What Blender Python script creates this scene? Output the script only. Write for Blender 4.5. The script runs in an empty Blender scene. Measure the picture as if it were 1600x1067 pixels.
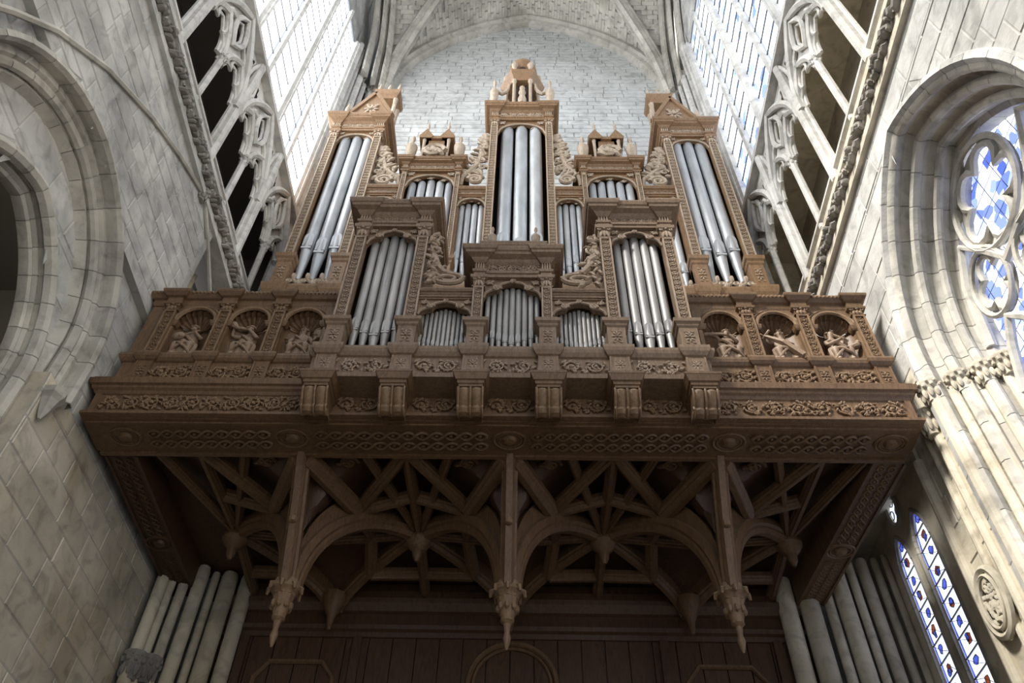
import bpy, math, random
from math import sin, cos, pi, sqrt, radians, atan2, hypot
from mathutils import Vector, Matrix, Euler

random.seed(7)
SC = bpy.context.scene
COL = SC.collection

# ------------------------------------------------------------------ camera
F_PX, YAW, PITCH, ROLL = 1320.43, -0.0233728, 0.8647843, 0.0256589
cam_d = bpy.data.cameras.new('camera')
cam_d.sensor_width = 36.0
cam_d.lens = F_PX / 1600.0 * 36.0
cam_d.clip_end = 200
cam = bpy.data.objects.new('camera', cam_d)
COL.objects.link(cam)
fw = Vector((sin(YAW) * cos(PITCH), cos(YAW) * cos(PITCH), sin(PITCH)))
rt = Vector((cos(YAW), -sin(YAW), 0))
up = rt.cross(fw)
r2 = rt * cos(ROLL) + up * sin(ROLL)
u2 = -rt * sin(ROLL) + up * cos(ROLL)
cam.matrix_world = Matrix(((r2.x, u2.x, -fw.x, 0.1412), (r2.y, u2.y, -fw.y, 0.0),
                           (r2.z, u2.z, -fw.z, 1.6), (0, 0, 0, 1)))
SC.camera = cam

# ------------------------------------------------------------------ light, exposure
W = bpy.data.worlds.new('world'); SC.world = W
W.use_nodes = True
bg = W.node_tree.nodes['Background']
bg.inputs[0].default_value = (0.80, 0.88, 1.0, 1)
bg.inputs[1].default_value = 0.70
SC.view_settings.view_transform = 'Standard'
SC.view_settings.look = 'None'
SC.view_settings.gamma = 1
SC.view_settings.use_curve_mapping = False
SC.view_settings.exposure = 0.42
GLOW_LEFT, GLOW_RIGHT, GLOW_BIG, GLOW_LOW = 6.0, 2.2, 1.9, 1.25
# hazy sun through the clear clerestory of the bay nearer the entrance of the view
sun_d = bpy.data.lights.new('sun', 'SUN'); sun_d.energy = 16.0; sun_d.angle = radians(14); sun_d.color = (1.0, .95, .86)
sun = bpy.data.objects.new('sun', sun_d); COL.objects.link(sun)
sun.rotation_euler = Vector((8.3, 7.6, -10.4)).to_track_quat('-Z', 'Y').to_euler()

# ------------------------------------------------------------------ materials
def newmat(name):
    m = bpy.data.materials.new(name); m.use_nodes = True
    nt = m.node_tree
    return m, nt, nt.nodes['Principled BSDF']

def ramp(nt, fac, stops):
    r = nt.nodes.new('ShaderNodeValToRGB')
    el = r.color_ramp.elements
    while len(el) < len(stops): el.new(0.5)
    for e, (p, c) in zip(el, stops):
        e.position = p; e.color = (*c, 1)
    nt.links.new(fac, r.inputs[0])
    return r.outputs[0]

def noise(nt, scale, detail=4, vec=None, dist=0.0):
    n = nt.nodes.new('ShaderNodeTexNoise')
    n.inputs['Scale'].default_value = scale; n.inputs['Detail'].default_value = detail
    n.inputs['Distortion'].default_value = dist
    if vec is not None: nt.links.new(vec, n.inputs['Vector'])
    return n.outputs['Fac']

def objvec(nt, scale=(1, 1, 1)):
    g = nt.nodes.new('ShaderNodeNewGeometry')
    mp = nt.nodes.new('ShaderNodeMapping'); mp.inputs['Scale'].default_value = scale
    nt.links.new(g.outputs['Position'], mp.inputs['Vector'])
    return mp.outputs[0]

def mix(nt, fac, a, b, mode='MIX'):
    m = nt.nodes.new('ShaderNodeMix'); m.data_type = 'RGBA'; m.blend_type = mode
    for s, v in ((m.inputs[0], fac), (m.inputs[6], a), (m.inputs[7], b)):
        if isinstance(v, (int, float)): s.default_value = v
        elif isinstance(v, tuple): s.default_value = (*v, 1)
        else: nt.links.new(v, s)
    return m.outputs[2]

def bump(nt, b, h, strength, dist=0.01):
    n = nt.nodes.new('ShaderNodeBump'); n.inputs['Strength'].default_value = strength
    n.inputs['Distance'].default_value = dist
    nt.links.new(h, n.inputs['Height']); nt.links.new(n.outputs[0], b.inputs['Normal'])

def rnd(nt):
    return nt.nodes.new('ShaderNodeObjectInfo').outputs['Random']

def stone_mat(name, c0, c1, stain, bs=0.35):
    m, nt, b = newmat(name)
    v = objvec(nt)
    base = ramp(nt, noise(nt, 1.3, 6, v, .6), [(0.32, c0), (0.66, c1)])
    tint = ramp(nt, rnd(nt), [(0.0, (.80, .79, .77)), (.5, (.95, .945, .94)), (1.0, (1.06, 1.05, 1.02))])
    col = mix(nt, 1.0, base, tint, 'MULTIPLY')
    st = ramp(nt, noise(nt, .75, 5, v, 1.2), [(.52, (0, 0, 0)), (.70, (1, 1, 1))])
    col = mix(nt, mix(nt, .65, (0, 0, 0), st), col, stain)
    wear = ramp(nt, noise(nt, 4.5, 8, v, 1.0), [(.30, (.70, .70, .69)), (.50, (1, 1, 1)), (.72, (1.08, 1.07, 1.05))])
    col = mix(nt, 1.0, col, wear, 'MULTIPLY')
    nt.links.new(col, b.inputs['Base Color'])
    b.inputs['Roughness'].default_value = .9
    bump(nt, b, noise(nt, 26, 6, v), bs, .012)
    return m

def wood_mat(name, dark, light, dust, dustamt, rough=.55):
    m, nt, b = newmat(name)
    v = objvec(nt, (9, 9, 1.6))
    g = noise(nt, 3.0, 6, v, 1.5)
    base = ramp(nt, g, [(.30, dark), (.68, light)])
    big = noise(nt, 1.1, 3, objvec(nt))
    base = mix(nt, big, mix(nt, .45, base, dark), base)
    geo = nt.nodes.new('ShaderNodeNewGeometry')
    sx = nt.nodes.new('ShaderNodeSeparateXYZ'); nt.links.new(geo.outputs['Normal'], sx.inputs[0])
    mr = nt.nodes.new('ShaderNodeMapRange'); mr.inputs[1].default_value = .05; mr.inputs[2].default_value = .9
    mr.inputs[4].default_value = dustamt
    nt.links.new(sx.outputs[2], mr.inputs[0])
    col = mix(nt, mr.outputs[0], base, dust)
    nt.links.new(col, b.inputs['Base Color'])
    b.inputs['Roughness'].default_value = rough
    bump(nt, b, g, .25, .006)
    return m

M = {}
M['stone'] = stone_mat('limestone', (.37, .37, .365), (.64, .635, .62), (.27, .265, .25))
M['stone_warm'] = stone_mat('limestone_warm', (.46, .42, .34), (.66, .61, .51), (.42, .35, .24))
M['stone_gable'] = stone_mat('limestone_pale', (.49, .505, .50), (.63, .645, .64), (.43, .43, .41))
M['mortar_gable'] = stone_mat('mortar_dark', (.24, .245, .24), (.34, .345, .34), (.20, .20, .19))
M['mortar'] = stone_mat('mortar_grey', (.36, .355, .34), (.48, .47, .45), (.27, .26, .24))
M['moulding'] = stone_mat('moulded_limestone', (.40, .385, .35), (.60, .58, .53), (.30, .27, .22))
M['foliage_stone'] = stone_mat('weathered_carving', (.20, .19, .175), (.36, .34, .31), (.14, .13, .12))
M['tracery'] = stone_mat('tracery_stone', (.55, .54, .52), (.72, .71, .69), (.42, .40, .37))
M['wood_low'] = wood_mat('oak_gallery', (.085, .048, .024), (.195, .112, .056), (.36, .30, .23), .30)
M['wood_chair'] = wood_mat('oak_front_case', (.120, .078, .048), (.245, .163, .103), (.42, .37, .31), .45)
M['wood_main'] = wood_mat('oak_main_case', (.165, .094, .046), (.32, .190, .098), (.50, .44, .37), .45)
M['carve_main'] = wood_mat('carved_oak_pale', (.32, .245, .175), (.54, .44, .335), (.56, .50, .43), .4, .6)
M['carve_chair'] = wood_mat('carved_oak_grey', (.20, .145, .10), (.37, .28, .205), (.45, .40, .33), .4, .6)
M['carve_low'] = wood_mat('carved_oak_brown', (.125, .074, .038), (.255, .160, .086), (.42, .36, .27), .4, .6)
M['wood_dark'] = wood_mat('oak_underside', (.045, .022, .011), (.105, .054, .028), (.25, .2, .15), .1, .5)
M['statue'] = wood_mat('carved_figure_oak', (.17, .11, .068), (.31, .22, .15), (.48, .42, .35), .5, .6)

def tin_mat(name, c0, c1):
    m, nt, b = newmat(name)
    v = objvec(nt, (1, 1, .35))
    col = ramp(nt, noise(nt, 5, 5, v), [(.3, c0), (.7, c1)])
    col = mix(nt, 1.0, col, ramp(nt, rnd(nt), [(0, (.82, .83, .85)), (1, (1.05, 1.04, 1.03))]), 'MULTIPLY')
    nt.links.new(col, b.inputs['Base Color'])
    b.inputs['Metallic'].default_value = .55
    b.inputs['Roughness'].default_value = .50
    return m
M['tin'] = tin_mat('tin_pipe', (.44, .46, .48), (.63, .655, .68))
M['tin_dark'] = tin_mat('tin_pipe_aged', (.30, .295, .285), (.46, .45, .44))
m, nt, b = newmat('mouth_shadow'); b.inputs['Base Color'].default_value = (.03, .03, .03, 1); b.inputs['Roughness'].default_value = .9; M['slot'] = m
m, nt, b = newmat('case_interior'); b.inputs['Base Color'].default_value = (.035, .024, .017, 1); b.inputs['Roughness'].default_value = .9; M['inside'] = m
m, nt, b = newmat('iron_bar'); b.inputs['Base Color'].default_value = (.07, .07, .08, 1); b.inputs['Roughness'].default_value = .6; M['iron'] = m
m, nt, b = newmat('floor_stone'); b.inputs['Base Color'].default_value = (.30, .27, .23, 1); b.inputs['Roughness'].default_value = .8
v = objvec(nt); nt.links.new(ramp(nt, noise(nt, .8, 4, v), [(.3, (.085, .075, .062)), (.7, (.15, .13, .11))]), b.inputs['Base Color']); M['floor'] = m
m, nt, b = newmat('shadowed_masonry'); b.inputs['Base Color'].default_value = (.16, .145, .125, 1); b.inputs['Roughness'].default_value = .95; M['dimstone'] = m  # shade of the chapel and left passage put into the base colour

def glass_mat(name, strength, stops, scale, vecscale=(1, 1, 1), clear=0.0):
    """daylight through leaded glass"""
    m, nt, b = newmat(name)
    out = nt.nodes['Material Output']
    e = nt.nodes.new('ShaderNodeEmission')
    vor = nt.nodes.new('ShaderNodeTexVoronoi'); vor.inputs['Scale'].default_value = scale
    nt.links.new(objvec(nt, vecscale), vor.inputs['Vector'])
    sep = nt.nodes.new('ShaderNodeSeparateColor'); nt.links.new(vor.outputs['Color'], sep.inputs[0])
    col = ramp(nt, sep.outputs[0], stops)
    nt.links.new(col, e.inputs[0]); e.inputs[1].default_value = strength
    if clear:
        tr_ = nt.nodes.new('ShaderNodeBsdfTransparent'); mx = nt.nodes.new('ShaderNodeMixShader'); mx.inputs[0].default_value = clear
        nt.links.new(e.outputs[0], mx.inputs[1]); nt.links.new(tr_.outputs[0], mx.inputs[2]); nt.links.new(mx.outputs[0], out.inputs[0])
    else: nt.links.new(e.outputs[0], out.inputs[0])
    return m
M['glass_clear'] = glass_mat('glass_clear', GLOW_LEFT, [(0, (.92, .96, 1)), (1, (1, 1, 1))], 6, clear=.55)
M['glass_left'] = glass_mat('glass_daylight_left', GLOW_LEFT, [(0, (.88, .94, 1)), (.5, (1, 1, 1)), (1, (.95, .98, 1))], 6)
M['glass_right'] = glass_mat('glass_daylight_right', GLOW_RIGHT, [(0, (.10, .16, .42)), (.10, (.35, .48, .85)), (.20, (.85, .92, 1)), (1, (.95, .98, 1))], 5)
M['glass_big'] = glass_mat('glass_blue_white', GLOW_BIG, [(0, (.06, .10, .45)), (.3, (.25, .33, .80)), (.5, (.75, .82, 1)), (1, (.95, .97, 1))], 9)
M['glass_low'] = glass_mat('glass_white', GLOW_LOW, [(0, (.55, .64, .9)), (.4, (.80, .87, 1)), (1, (.92, .95, 1))], 7)
M['glass_blue'] = glass_mat('glass_blue', .75, [(0, (.05, .08, .55)), (1, (.12, .18, .9))], 14)
M['glass_red'] = glass_mat('glass_red', .45, [(0, (.35, .05, .03)), (1, (.6, .16, .06))], 14)

# ------------------------------------------------------------------ mesh helpers
class MB:
    def __init__(s): s.v = []; s.f = []
    def add(s, vs, fs):
        o = len(s.v); s.v += [tuple(p) for p in vs]; s.f += [tuple(i + o for i in q) for q in fs]; return s
    def box(s, x0, x1, y0, y1, z0, z1):
        return s.add([(x0, y0, z0), (x1, y0, z0), (x1, y1, z0), (x0, y1, z0), (x0, y0, z1), (x1, y0, z1), (x1, y1, z1), (x0, y1, z1)],
                     [(0, 3, 2, 1), (4, 5, 6, 7), (0, 1, 5, 4), (1, 2, 6, 5), (2, 3, 7, 6), (3, 0, 4, 7)])
    def stack(s, x0, x1, yf, yb, lv):
        """moulded block: lv = [(z, projection)...], projecting to the front and both sides"""
        vs = []; fs = []; n = len(lv)
        for z, p in lv:
            vs += [(x0 - p, yf - p, z), (x1 + p, yf - p, z), (x1 + p, yb, z), (x0 - p, yb, z)]
        for i in range(n - 1):
            a = 4 * i
            for k in range(4):
                fs.append((a + k, a + (k + 1) % 4, a + 4 + (k + 1) % 4, a + 4 + k))
        fs += [(3, 2, 1, 0), tuple(4 * (n - 1) + k for k in range(4))]
        return s.add(vs, fs)
    def lathe(s, cx, cy, prof, n=12, z0=0.0):
        vs = []; fs = []
        for r, z in prof:
            vs += [(cx + r * cos(2 * pi * k / n), cy + r * sin(2 * pi * k / n), z0 + z) for k in range(n)]
        for i in range(len(prof) - 1):
            for k in range(n):
                k2 = (k + 1) % n
                fs.append((i * n + k, i * n + k2, i * n + n + k2, i * n + n + k))
        fs += [tuple(range(n - 1, -1, -1)), tuple((len(prof) - 1) * n + k for k in range(n))]
        return s.add(vs, fs)
    def tube(s, pts, r, n=6, closed=False, flat=None):
        """round bar along pts (r number or list)"""
        P = [Vector(p) for p in pts]; m = len(P)
        rr = r if isinstance(r, (list, tuple)) else [r] * m
        vs = []; fs = []; ref = None
        for i in range(m):
            if closed: t = P[(i + 1) % m] - P[i - 1]
            else: t = P[min(i + 1, m - 1)] - P[max(i - 1, 0)]
            if t.length < 1e-9: t = Vector((0, 0, 1))
            t.normalize()
            if ref is None:
                ref = Vector((0, 1, 0)) if abs(t.y) < .9 else Vector((1, 0, 0))
            a = ref - t * ref.dot(t)
            if a.length < 1e-4: a = t.orthogonal()
            a.normalize(); ref = a
            b2 = t.cross(a)
            for k in range(n):
                an = 2 * pi * (k + .5) / n
                vs.append(P[i] + (a * cos(an) + b2 * sin(an)) * rr[i])
        for i in range(m if closed else m - 1):
            j = (i + 1) % m
            for k in range(n):
                k2 = (k + 1) % n
                fs.append((i * n + k, i * n + k2, j * n + k2, j * n + k))
        if not closed:
            fs += [tuple(range(n - 1, -1, -1)), tuple((m - 1) * n + k for k in range(n))]
        return s.add(vs, fs)
    def blob(s, c, rx, ry, rz, ang=0.0, n=6):
        """low ellipsoid, turned by ang in the xz plane"""
        vs = []; fs = []
        rings = [(.0, -1), (.8, -.6), (1, 0), (.8, .6), (0, 1)]
        ca, sa = cos(ang), sin(ang)
        def T(x, y, z): return (c[0] + x * ca - z * sa, c[1] + y, c[2] + x * sa + z * ca)
        vs.append(T(0, 0, -rz))
        for r, h in rings[1:-1]:
            for k in range(n):
                vs.append(T(rx * r * cos(2 * pi * k / n), ry * r * sin(2 * pi * k / n), rz * h))
        vs.append(T(0, 0, rz))
        for k in range(n):
            k2 = (k + 1) % n
            fs.append((0, 1 + k2, 1 + k))
            for i in range(2):
                a = 1 + i * n
                fs.append((a + k, a + k2, a + n + k2, a + n + k))
            fs.append((1 + 2 * n + k, 1 + 2 * n + k2, len(vs) - 1))
        return s.add(vs, fs)
    def prism(s, poly, y0, y1):
        """polygon in xz extruded from y0 to y1"""
        n = len(poly)
        return s.add([(x, y0, z) for x, z in poly] + [(x, y1, z) for x, z in poly],
                     [tuple(range(n)), tuple(range(2 * n - 1, n - 1, -1))] + [(i, n + i, n + (i + 1) % n, (i + 1) % n) for i in range(n)])
    def xf(s, fn): s.v = [tuple(fn(*p)) for p in s.v]; return s
    def mesh(s, name, mat, smooth=False):
        me = bpy.data.meshes.new(name); me.from_pydata(s.v, [], s.f)
        if mat: me.materials.append(M[mat] if isinstance(mat, str) else mat)
        if smooth:
            me.polygons.foreach_set('use_smooth', [len(p.vertices) < 5 for p in me.polygons])
        if smooth: me.set_sharp_from_angle(angle=.62)
        me.update(); return me
    def build(s, name, mat, parent=None, smooth=False, kind=None, label=None):
        return link(name, s.mesh(name, mat, smooth), parent, kind, label)

def link(name, me, parent=None, kind=None, label=None):
    o = bpy.data.objects.new(name, me); COL.objects.link(o)
    if parent: o.parent = parent
    if kind: o['kind'] = kind
    if label: o['label'] = label
    return o

def thing(name, label, cat, group=None, loc=(0, 0, 0)):
    """an Empty at a thing's base; parts are modelled in world space, so the offset is taken back"""
    o = bpy.data.objects.new(name, None); COL.objects.link(o)
    o['label'] = label; o['category'] = cat
    if group: o['group'] = group
    return o

def struct(name, label=None):
    o = bpy.data.objects.new(name, None); COL.objects.link(o); o['kind'] = 'structure'
    if label: o['label'] = label
    return o

def place(name, me, parent, loc, scale=(1, 1, 1), rot=(0, 0, 0), kind=None):
    o = link(name, me, parent, kind); o.location = loc; o.scale = scale; o.rotation_euler = rot
    return o

# ------------------------------------------------------------------ carved ornament (local: x right, z up, -y towards viewer)
def spiral(cx, cz, r0, turns, a0, sgn=1, n=14, rend=.15, y=-.03):
    out = []
    for i in range(n + 1):
        t = i / n; a = a0 + sgn * turns * 2 * pi * t; r = r0 * (1 - t * (1 - rend))
        out.append((cx + r * cos(a), y, cz + r * sin(a)))
    return out

def taper(n, a, b): return [a + (b - a) * i / (n - 1) for i in range(n)]

_carve = {}
def carve(kind, aspect, mat):
    """unit-wide ornament; aspect = height/width; depth in units of width"""
    key = (kind, aspect, mat)
    if key in _carve: return _carve[key]
    rg = random.Random(len(kind) * 31 + int(aspect * 10))
    m = MB(); h = aspect
    if kind == 'candelabra':                # tall pilaster panel
        n = max(2, int(h / .95)); st = h / n
        for i in range(n):
            z = st * (i + .5)
            for s in (-1, 1):
                m.blob((s * .36, -.05, z + .12 * st), .12, .07, .10, s * .3)
                m.blob((s * .30, -.05, z - .12 * st), .10, .06, .06, -s * .9)
                sp = spiral(s * .22, z, .22, 1.1, pi if s > 0 else 0, s, 9, y=-.05)
                m.tube(sp, taper(10, .075, .05), 4)
                m.blob((s * .30, -.05, z - .33 * st), .13, .06, .07, s * .7)
                m.blob((s * .16, -.05, z + .38 * st), .12, .06, .06, -s * .8)
            m.blob((0, -.06, z - .2 * st), .075, .09, .17)
            m.blob((0, -.05, z + .25 * st), .15 if i % 2 else .09, .07, .10)
    elif kind == 'rinceau':                 # running scroll, long and low; unit = length
        n = max(2, int(1 / (h * 1.05))); st = 1 / n
        for i in range(n):
            x = st * (i + .5) - .5; s = 1 if i % 2 else -1; zc = h * .5
            m.tube(spiral(x, zc, min(st * .46, h * .42), 1.5, pi, s, 14, .2, -h * .08), taper(15, h * .062, h * .04), 4)
            m.blob((x, -h * .10, zc), h * .12, h * .10, h * .12)
            for k in range(13):
                a = 2 * pi * k / 13 + rg.uniform(-.3, .3); r = h * rg.uniform(.16, .50)
                m.blob((x + r * cos(a) * 1.25, -h * .07, zc + r * sin(a) * .92), h * rg.uniform(.11, .19), h * .10, h * rg.uniform(.05, .08), a + s * rg.uniform(.5, 1.3))
            for k in range(9):
                m.blob((x + st * rg.uniform(-.52, .52), -h * .06, zc + h * .46 * (1 if k % 2 else -1) * rg.uniform(.6, 1)), h * rg.uniform(.10, .17), h * .09, h * rg.uniform(.05, .08), rg.uniform(0, pi))
    elif kind == 'rosette':
        for k in range(8):
            a = k * pi / 4
            m.blob((.25 * cos(a), -.04, h * .5 + .25 * sin(a) * h), .17, .06, .08, a)
        m.blob((0, -.08, h * .5), .10, .09, .10)
        for sx in (-1, 1):
            for sz in (.14, .86):
                m.tube(spiral(sx * .27, h * sz, .12, 1, 0 if sx < 0 else pi, sx, 8, y=-.04), .04, 4)
    elif kind == 'guilloche':               # interlaced bands with eyes; unit = length
        n = max(2, int(1 / (h * .42))); st = 1 / n
        for row in (.26, .74):
            for sgn in (-1, 1):
                pts = []
                for i in range(n * 5 + 1):
                    t = i / 5
                    pts.append((-.5 + t * st, -h * .05 - h * .03 * sgn * cos(pi * t), h * (row + .16 * sgn * sin(pi * t))))
                m.tube(pts, h * .05, 4)
            for i in range(n):
                m.blob((-.5 + st * (i + .5), -h * .04, h * row), h * .075, h * .07, h * .075)
    elif kind == 'foliage':                 # dense leaf trail; unit = length
        n = int(1 / h * 2.2)
        for i in range(n):
            for k in range(4):
                x = (i + rg.random()) / n - .5; z = h * rg.uniform(.1, .9)
                m.blob((x, -h * .14, z), h * rg.uniform(.18, .34), h * rg.uniform(.14, .34), h * rg.uniform(.09, .16), rg.uniform(0, pi))
        m.tube([(-.5 + i / 40, -h * .1, h * (.5 + .25 * sin(i * .9))) for i in range(41)], h * .07, 4)
    elif kind == 'cresting':                # row of open curls; unit = length
        n = max(3, int(1 / (h * 1.0))); st = 1 / n
        for i in range(n):
            x = -.5 + st * (i + .5)
            for s in (-1, 1):
                m.tube(spiral(x + s * st * .22, h * .45, st * .24, 1.3, -pi / 2, s, 10, y=-h * .1), taper(11, h * .10, h * .06), 5)
            m.blob((x, -h * .14, h * .75), h * .12, h * .12, h * .25)
            m.blob((x + st * .5, -h * .14, h * .25), h * .12, h * .1, h * .2)
    elif kind == 'capital':
        for s in (-1, 1):
            m.tube(spiral(s * .36, h * .74, .15, 1.3, pi / 2, -s, 10, y=-.07), taper(11, .07, .045), 5)
            m.blob((s * .24, -.05, h * .30), .13, .09, .30 * h, s * .25)
        m.blob((0, -.06, h * .33), .13, .10, .33 * h)
        m.blob((0, -.10, h * .80), .12, .10, .12)
    elif kind == 'spandrel':                # leafy bunch hanging in an arch corner
        for k in range(9):
            a = rg.uniform(0, 2 * pi); r = rg.uniform(.05, .38)
            m.blob((r * cos(a), -.10, h * .5 + r * sin(a) * h), .17, .10, .085, a)
        m.tube(spiral(0, h * .5, .33, 1.6, 0, 1, 14, y=-.12), taper(15, .08, .05), 5)
    me = m.mesh(kind + '_carving', mat, True)
    _carve[key] = me
    return me

def carving(kind, w, h, parent, loc, mat, rot=(0, 0, 0), name='carving'):
    a = math.exp(round(math.log(h / w) * 6) / 6)
    me = carve(kind, a, mat)
    return place(name, me, parent, loc, (w, w, h / a), rot, 'stuff')

# ------------------------------------------------------------------ projection test (leaves out stones the photo cannot show)
def in_view(p, margin=140):
    d = Vector(p) - Vector((0.1412, 0, 1.6)); z = d.dot(fw)
    if z < .2: return False
    x = 800 + F_PX * d.dot(r2) / z; y = 533.5 - F_PX * d.dot(u2) / z
    return -margin < x < 1600 + margin and -margin < y < 1067 + margin

# ------------------------------------------------------------------ masonry helpers
def WL(u, v, d): return (-4.15 - d, u, v)
def WR(u, v, d): return (4.15 + d, u, v)
def WG(u, v, d): return (u, 9.6 + d, v)

def arch_pts(hw, rise, n=12):
    """pointed arch over [-hw, hw], springing at 0"""
    R = (hw * hw + rise * rise) / (2 * hw); c = hw - R
    a1 = math.acos(max(-1, min(1, -c / R)))
    right = [(c + R * cos(a1 * i / n), R * sin(a1 * i / n)) for i in range(n + 1)]
    return [(-x, z) for x, z in right] + [(x, z) for x, z in right[-2::-1]]

def arch_iv(uc, hw, zs, rise, zbot):
    """interval that the opening takes at height z"""
    R = (hw * hw + rise * rise) / (2 * hw); c = hw - R
    def f(z):
        if z < zbot or z > zs + rise - 1e-6: return None
        if z <= zs: return (uc - hw, uc + hw)
        w = c + sqrt(max(0, R * R - (z - zs) ** 2))
        return (uc - w, uc + w) if w > 0 else None
    return f

def split_row(u0, u1, z0, z1, iv):
    """pieces of a course outside the opening: (ub0, ub1, ut0, ut1)"""
    a, b = (iv(z0 + 1e-5), iv(z1 - 1e-5)) if iv else (None, None)
    if a is None and b is None: return [(u0, u1, u0, u1)]
    if b is None: c = sum(a) / 2; b = (c, c)
    if a is None: a = b
    e = [0, 0]                               # keep the straight cut clear of the curve
    for k in range(1, 6):
        t = k / 6; q = iv(z0 + (z1 - z0) * t)
        if q:
            e[0] = max(e[0], a[0] + (b[0] - a[0]) * t - q[0]); e[1] = max(e[1], q[1] - a[1] - (b[1] - a[1]) * t)
    a = (a[0] - e[0], a[1] + e[1]); b = (b[0] - e[0], b[1] + e[1])
    out = []
    l = (u0, min(u1, a[0]), u0, min(u1, b[0])); r = (max(u0, a[1]), u1, max(u0, b[1]), u1)
    for q in (l, r):
        if q[1] - q[0] > .03 or q[3] - q[2] > .03:
            out.append((q[0], max(q[0], q[1]), q[2], max(q[2], q[3])) if q is l else (min(q[0], q[1]), q[1], min(q[2], q[3]), q[3]))
    return out

def sheet(name, parent, mp, u0, u1, z0, z1, iv, d, mat, dz=.12):
    m = MB(); n = max(1, int((z1 - z0) / dz)) if iv else 1
    for i in range(n):
        a = z0 + (z1 - z0) * i / n; b = z0 + (z1 - z0) * (i + 1) / n
        for q in split_row(u0, u1, a, b, iv):
            m.add([mp(q[0], a, d), mp(q[1], a, d), mp(q[3], b, d), mp(q[2], b, d)], [(0, 1, 2, 3)])
    return m.build(name, mat, parent)

def block_shape(m, mp, q, z0, z1, d, proud, g=.006, ch=.010):
    ub0, ub1, ut0, ut1 = q[0] + g, q[1] - g, q[2] + g, q[3] - g
    if ub1 < ub0: ub0 = ub1 = (ub0 + ub1) / 2
    if ut1 < ut0: ut0 = ut1 = (ut0 + ut1) / 2
    z0 += g; z1 -= g
    o = [(ub0, z0), (ub1, z0), (ut1, z1), (ut0, z1)]
    cx = sum(p[0] for p in o) / 4; cz = sum(p[1] for p in o) / 4
    i = [(p[0] + (ch if p[0] < cx else -ch), p[1] + (ch if p[1] < cz else -ch)) for p in o]
    m.add([mp(x, z, d) for x, z in o] + [mp(x, z, d - proud) for x, z in i],
          [(4, 5, 6, 7), (0, 1, 5, 4), (1, 2, 6, 5), (2, 3, 7, 6), (3, 0, 4, 7)])

BLOCK_N = {}
def blocks(parent, mp, u0, u1, z0, z1, ch, avg, iv, d, mat, seed, limit=300, lo=None, inside=None, margin=380):
    """courses of dressed stone, each stone its own object"""
    rg = random.Random(seed); rest = MB(); cnt = BLOCK_N.get(parent.name, 0)
    z = z0; cand = []
    brk = sorted(lo or [])
    while z < z1 - .02:
        h = ch * rg.uniform(.88, 1.12); zz = min(z1, z + h)
        for bz in brk:
            if z < bz - .02 < zz: zz = bz
        if z1 - zz < ch * .4: zz = z1
        u = u0 - rg.uniform(0, avg)
        while u < u1:
            w = avg * rg.uniform(.7, 1.4); a, b = max(u, u0), min(u + w, u1)
            if b - a > .05:
                if inside:
                    i0, i1 = inside(z), inside(zz)
                    qs = []
                    if i0 and i1:
                        q = (max(a, i0[0]), min(b, i0[1]), max(a, i1[0]), min(b, i1[1]))
                        if q[1] - q[0] > .05 or q[3] - q[2] > .05:
                            q = (q[0], max(q[0], q[1]), q[2], max(q[2], q[3])); qs = [q]
                else:
                    qs = split_row(a, b, z, zz, iv)
                for q in qs:
                    c = mp((q[0] + q[1]) / 2, (z + zz) / 2, d)
                    if in_view(c, margin): cand.append(((0 if in_view(c, 25) else 100) + (Vector(c) - Vector((0, 0, 1.6))).length, q, z, zz, rg.uniform(.004, .010)))
            u += w
        z = zz
    gap = .013 if mat == 'stone_gable' else .006
    cand.sort(key=lambda t: t[0])
    for dist, q, a, b, pr in cand:
        if cnt < limit:
            m = MB(); block_shape(m, mp, q, a, b, d, pr, gap); m.build('stone_block', mat, parent); cnt += 1
        else: block_shape(rest, mp, q, a, b, d, pr, gap)
    if rest.v: rest.build('stone_coursing', mat, parent, kind='stuff')
    BLOCK_N[parent.name] = cnt

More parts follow.
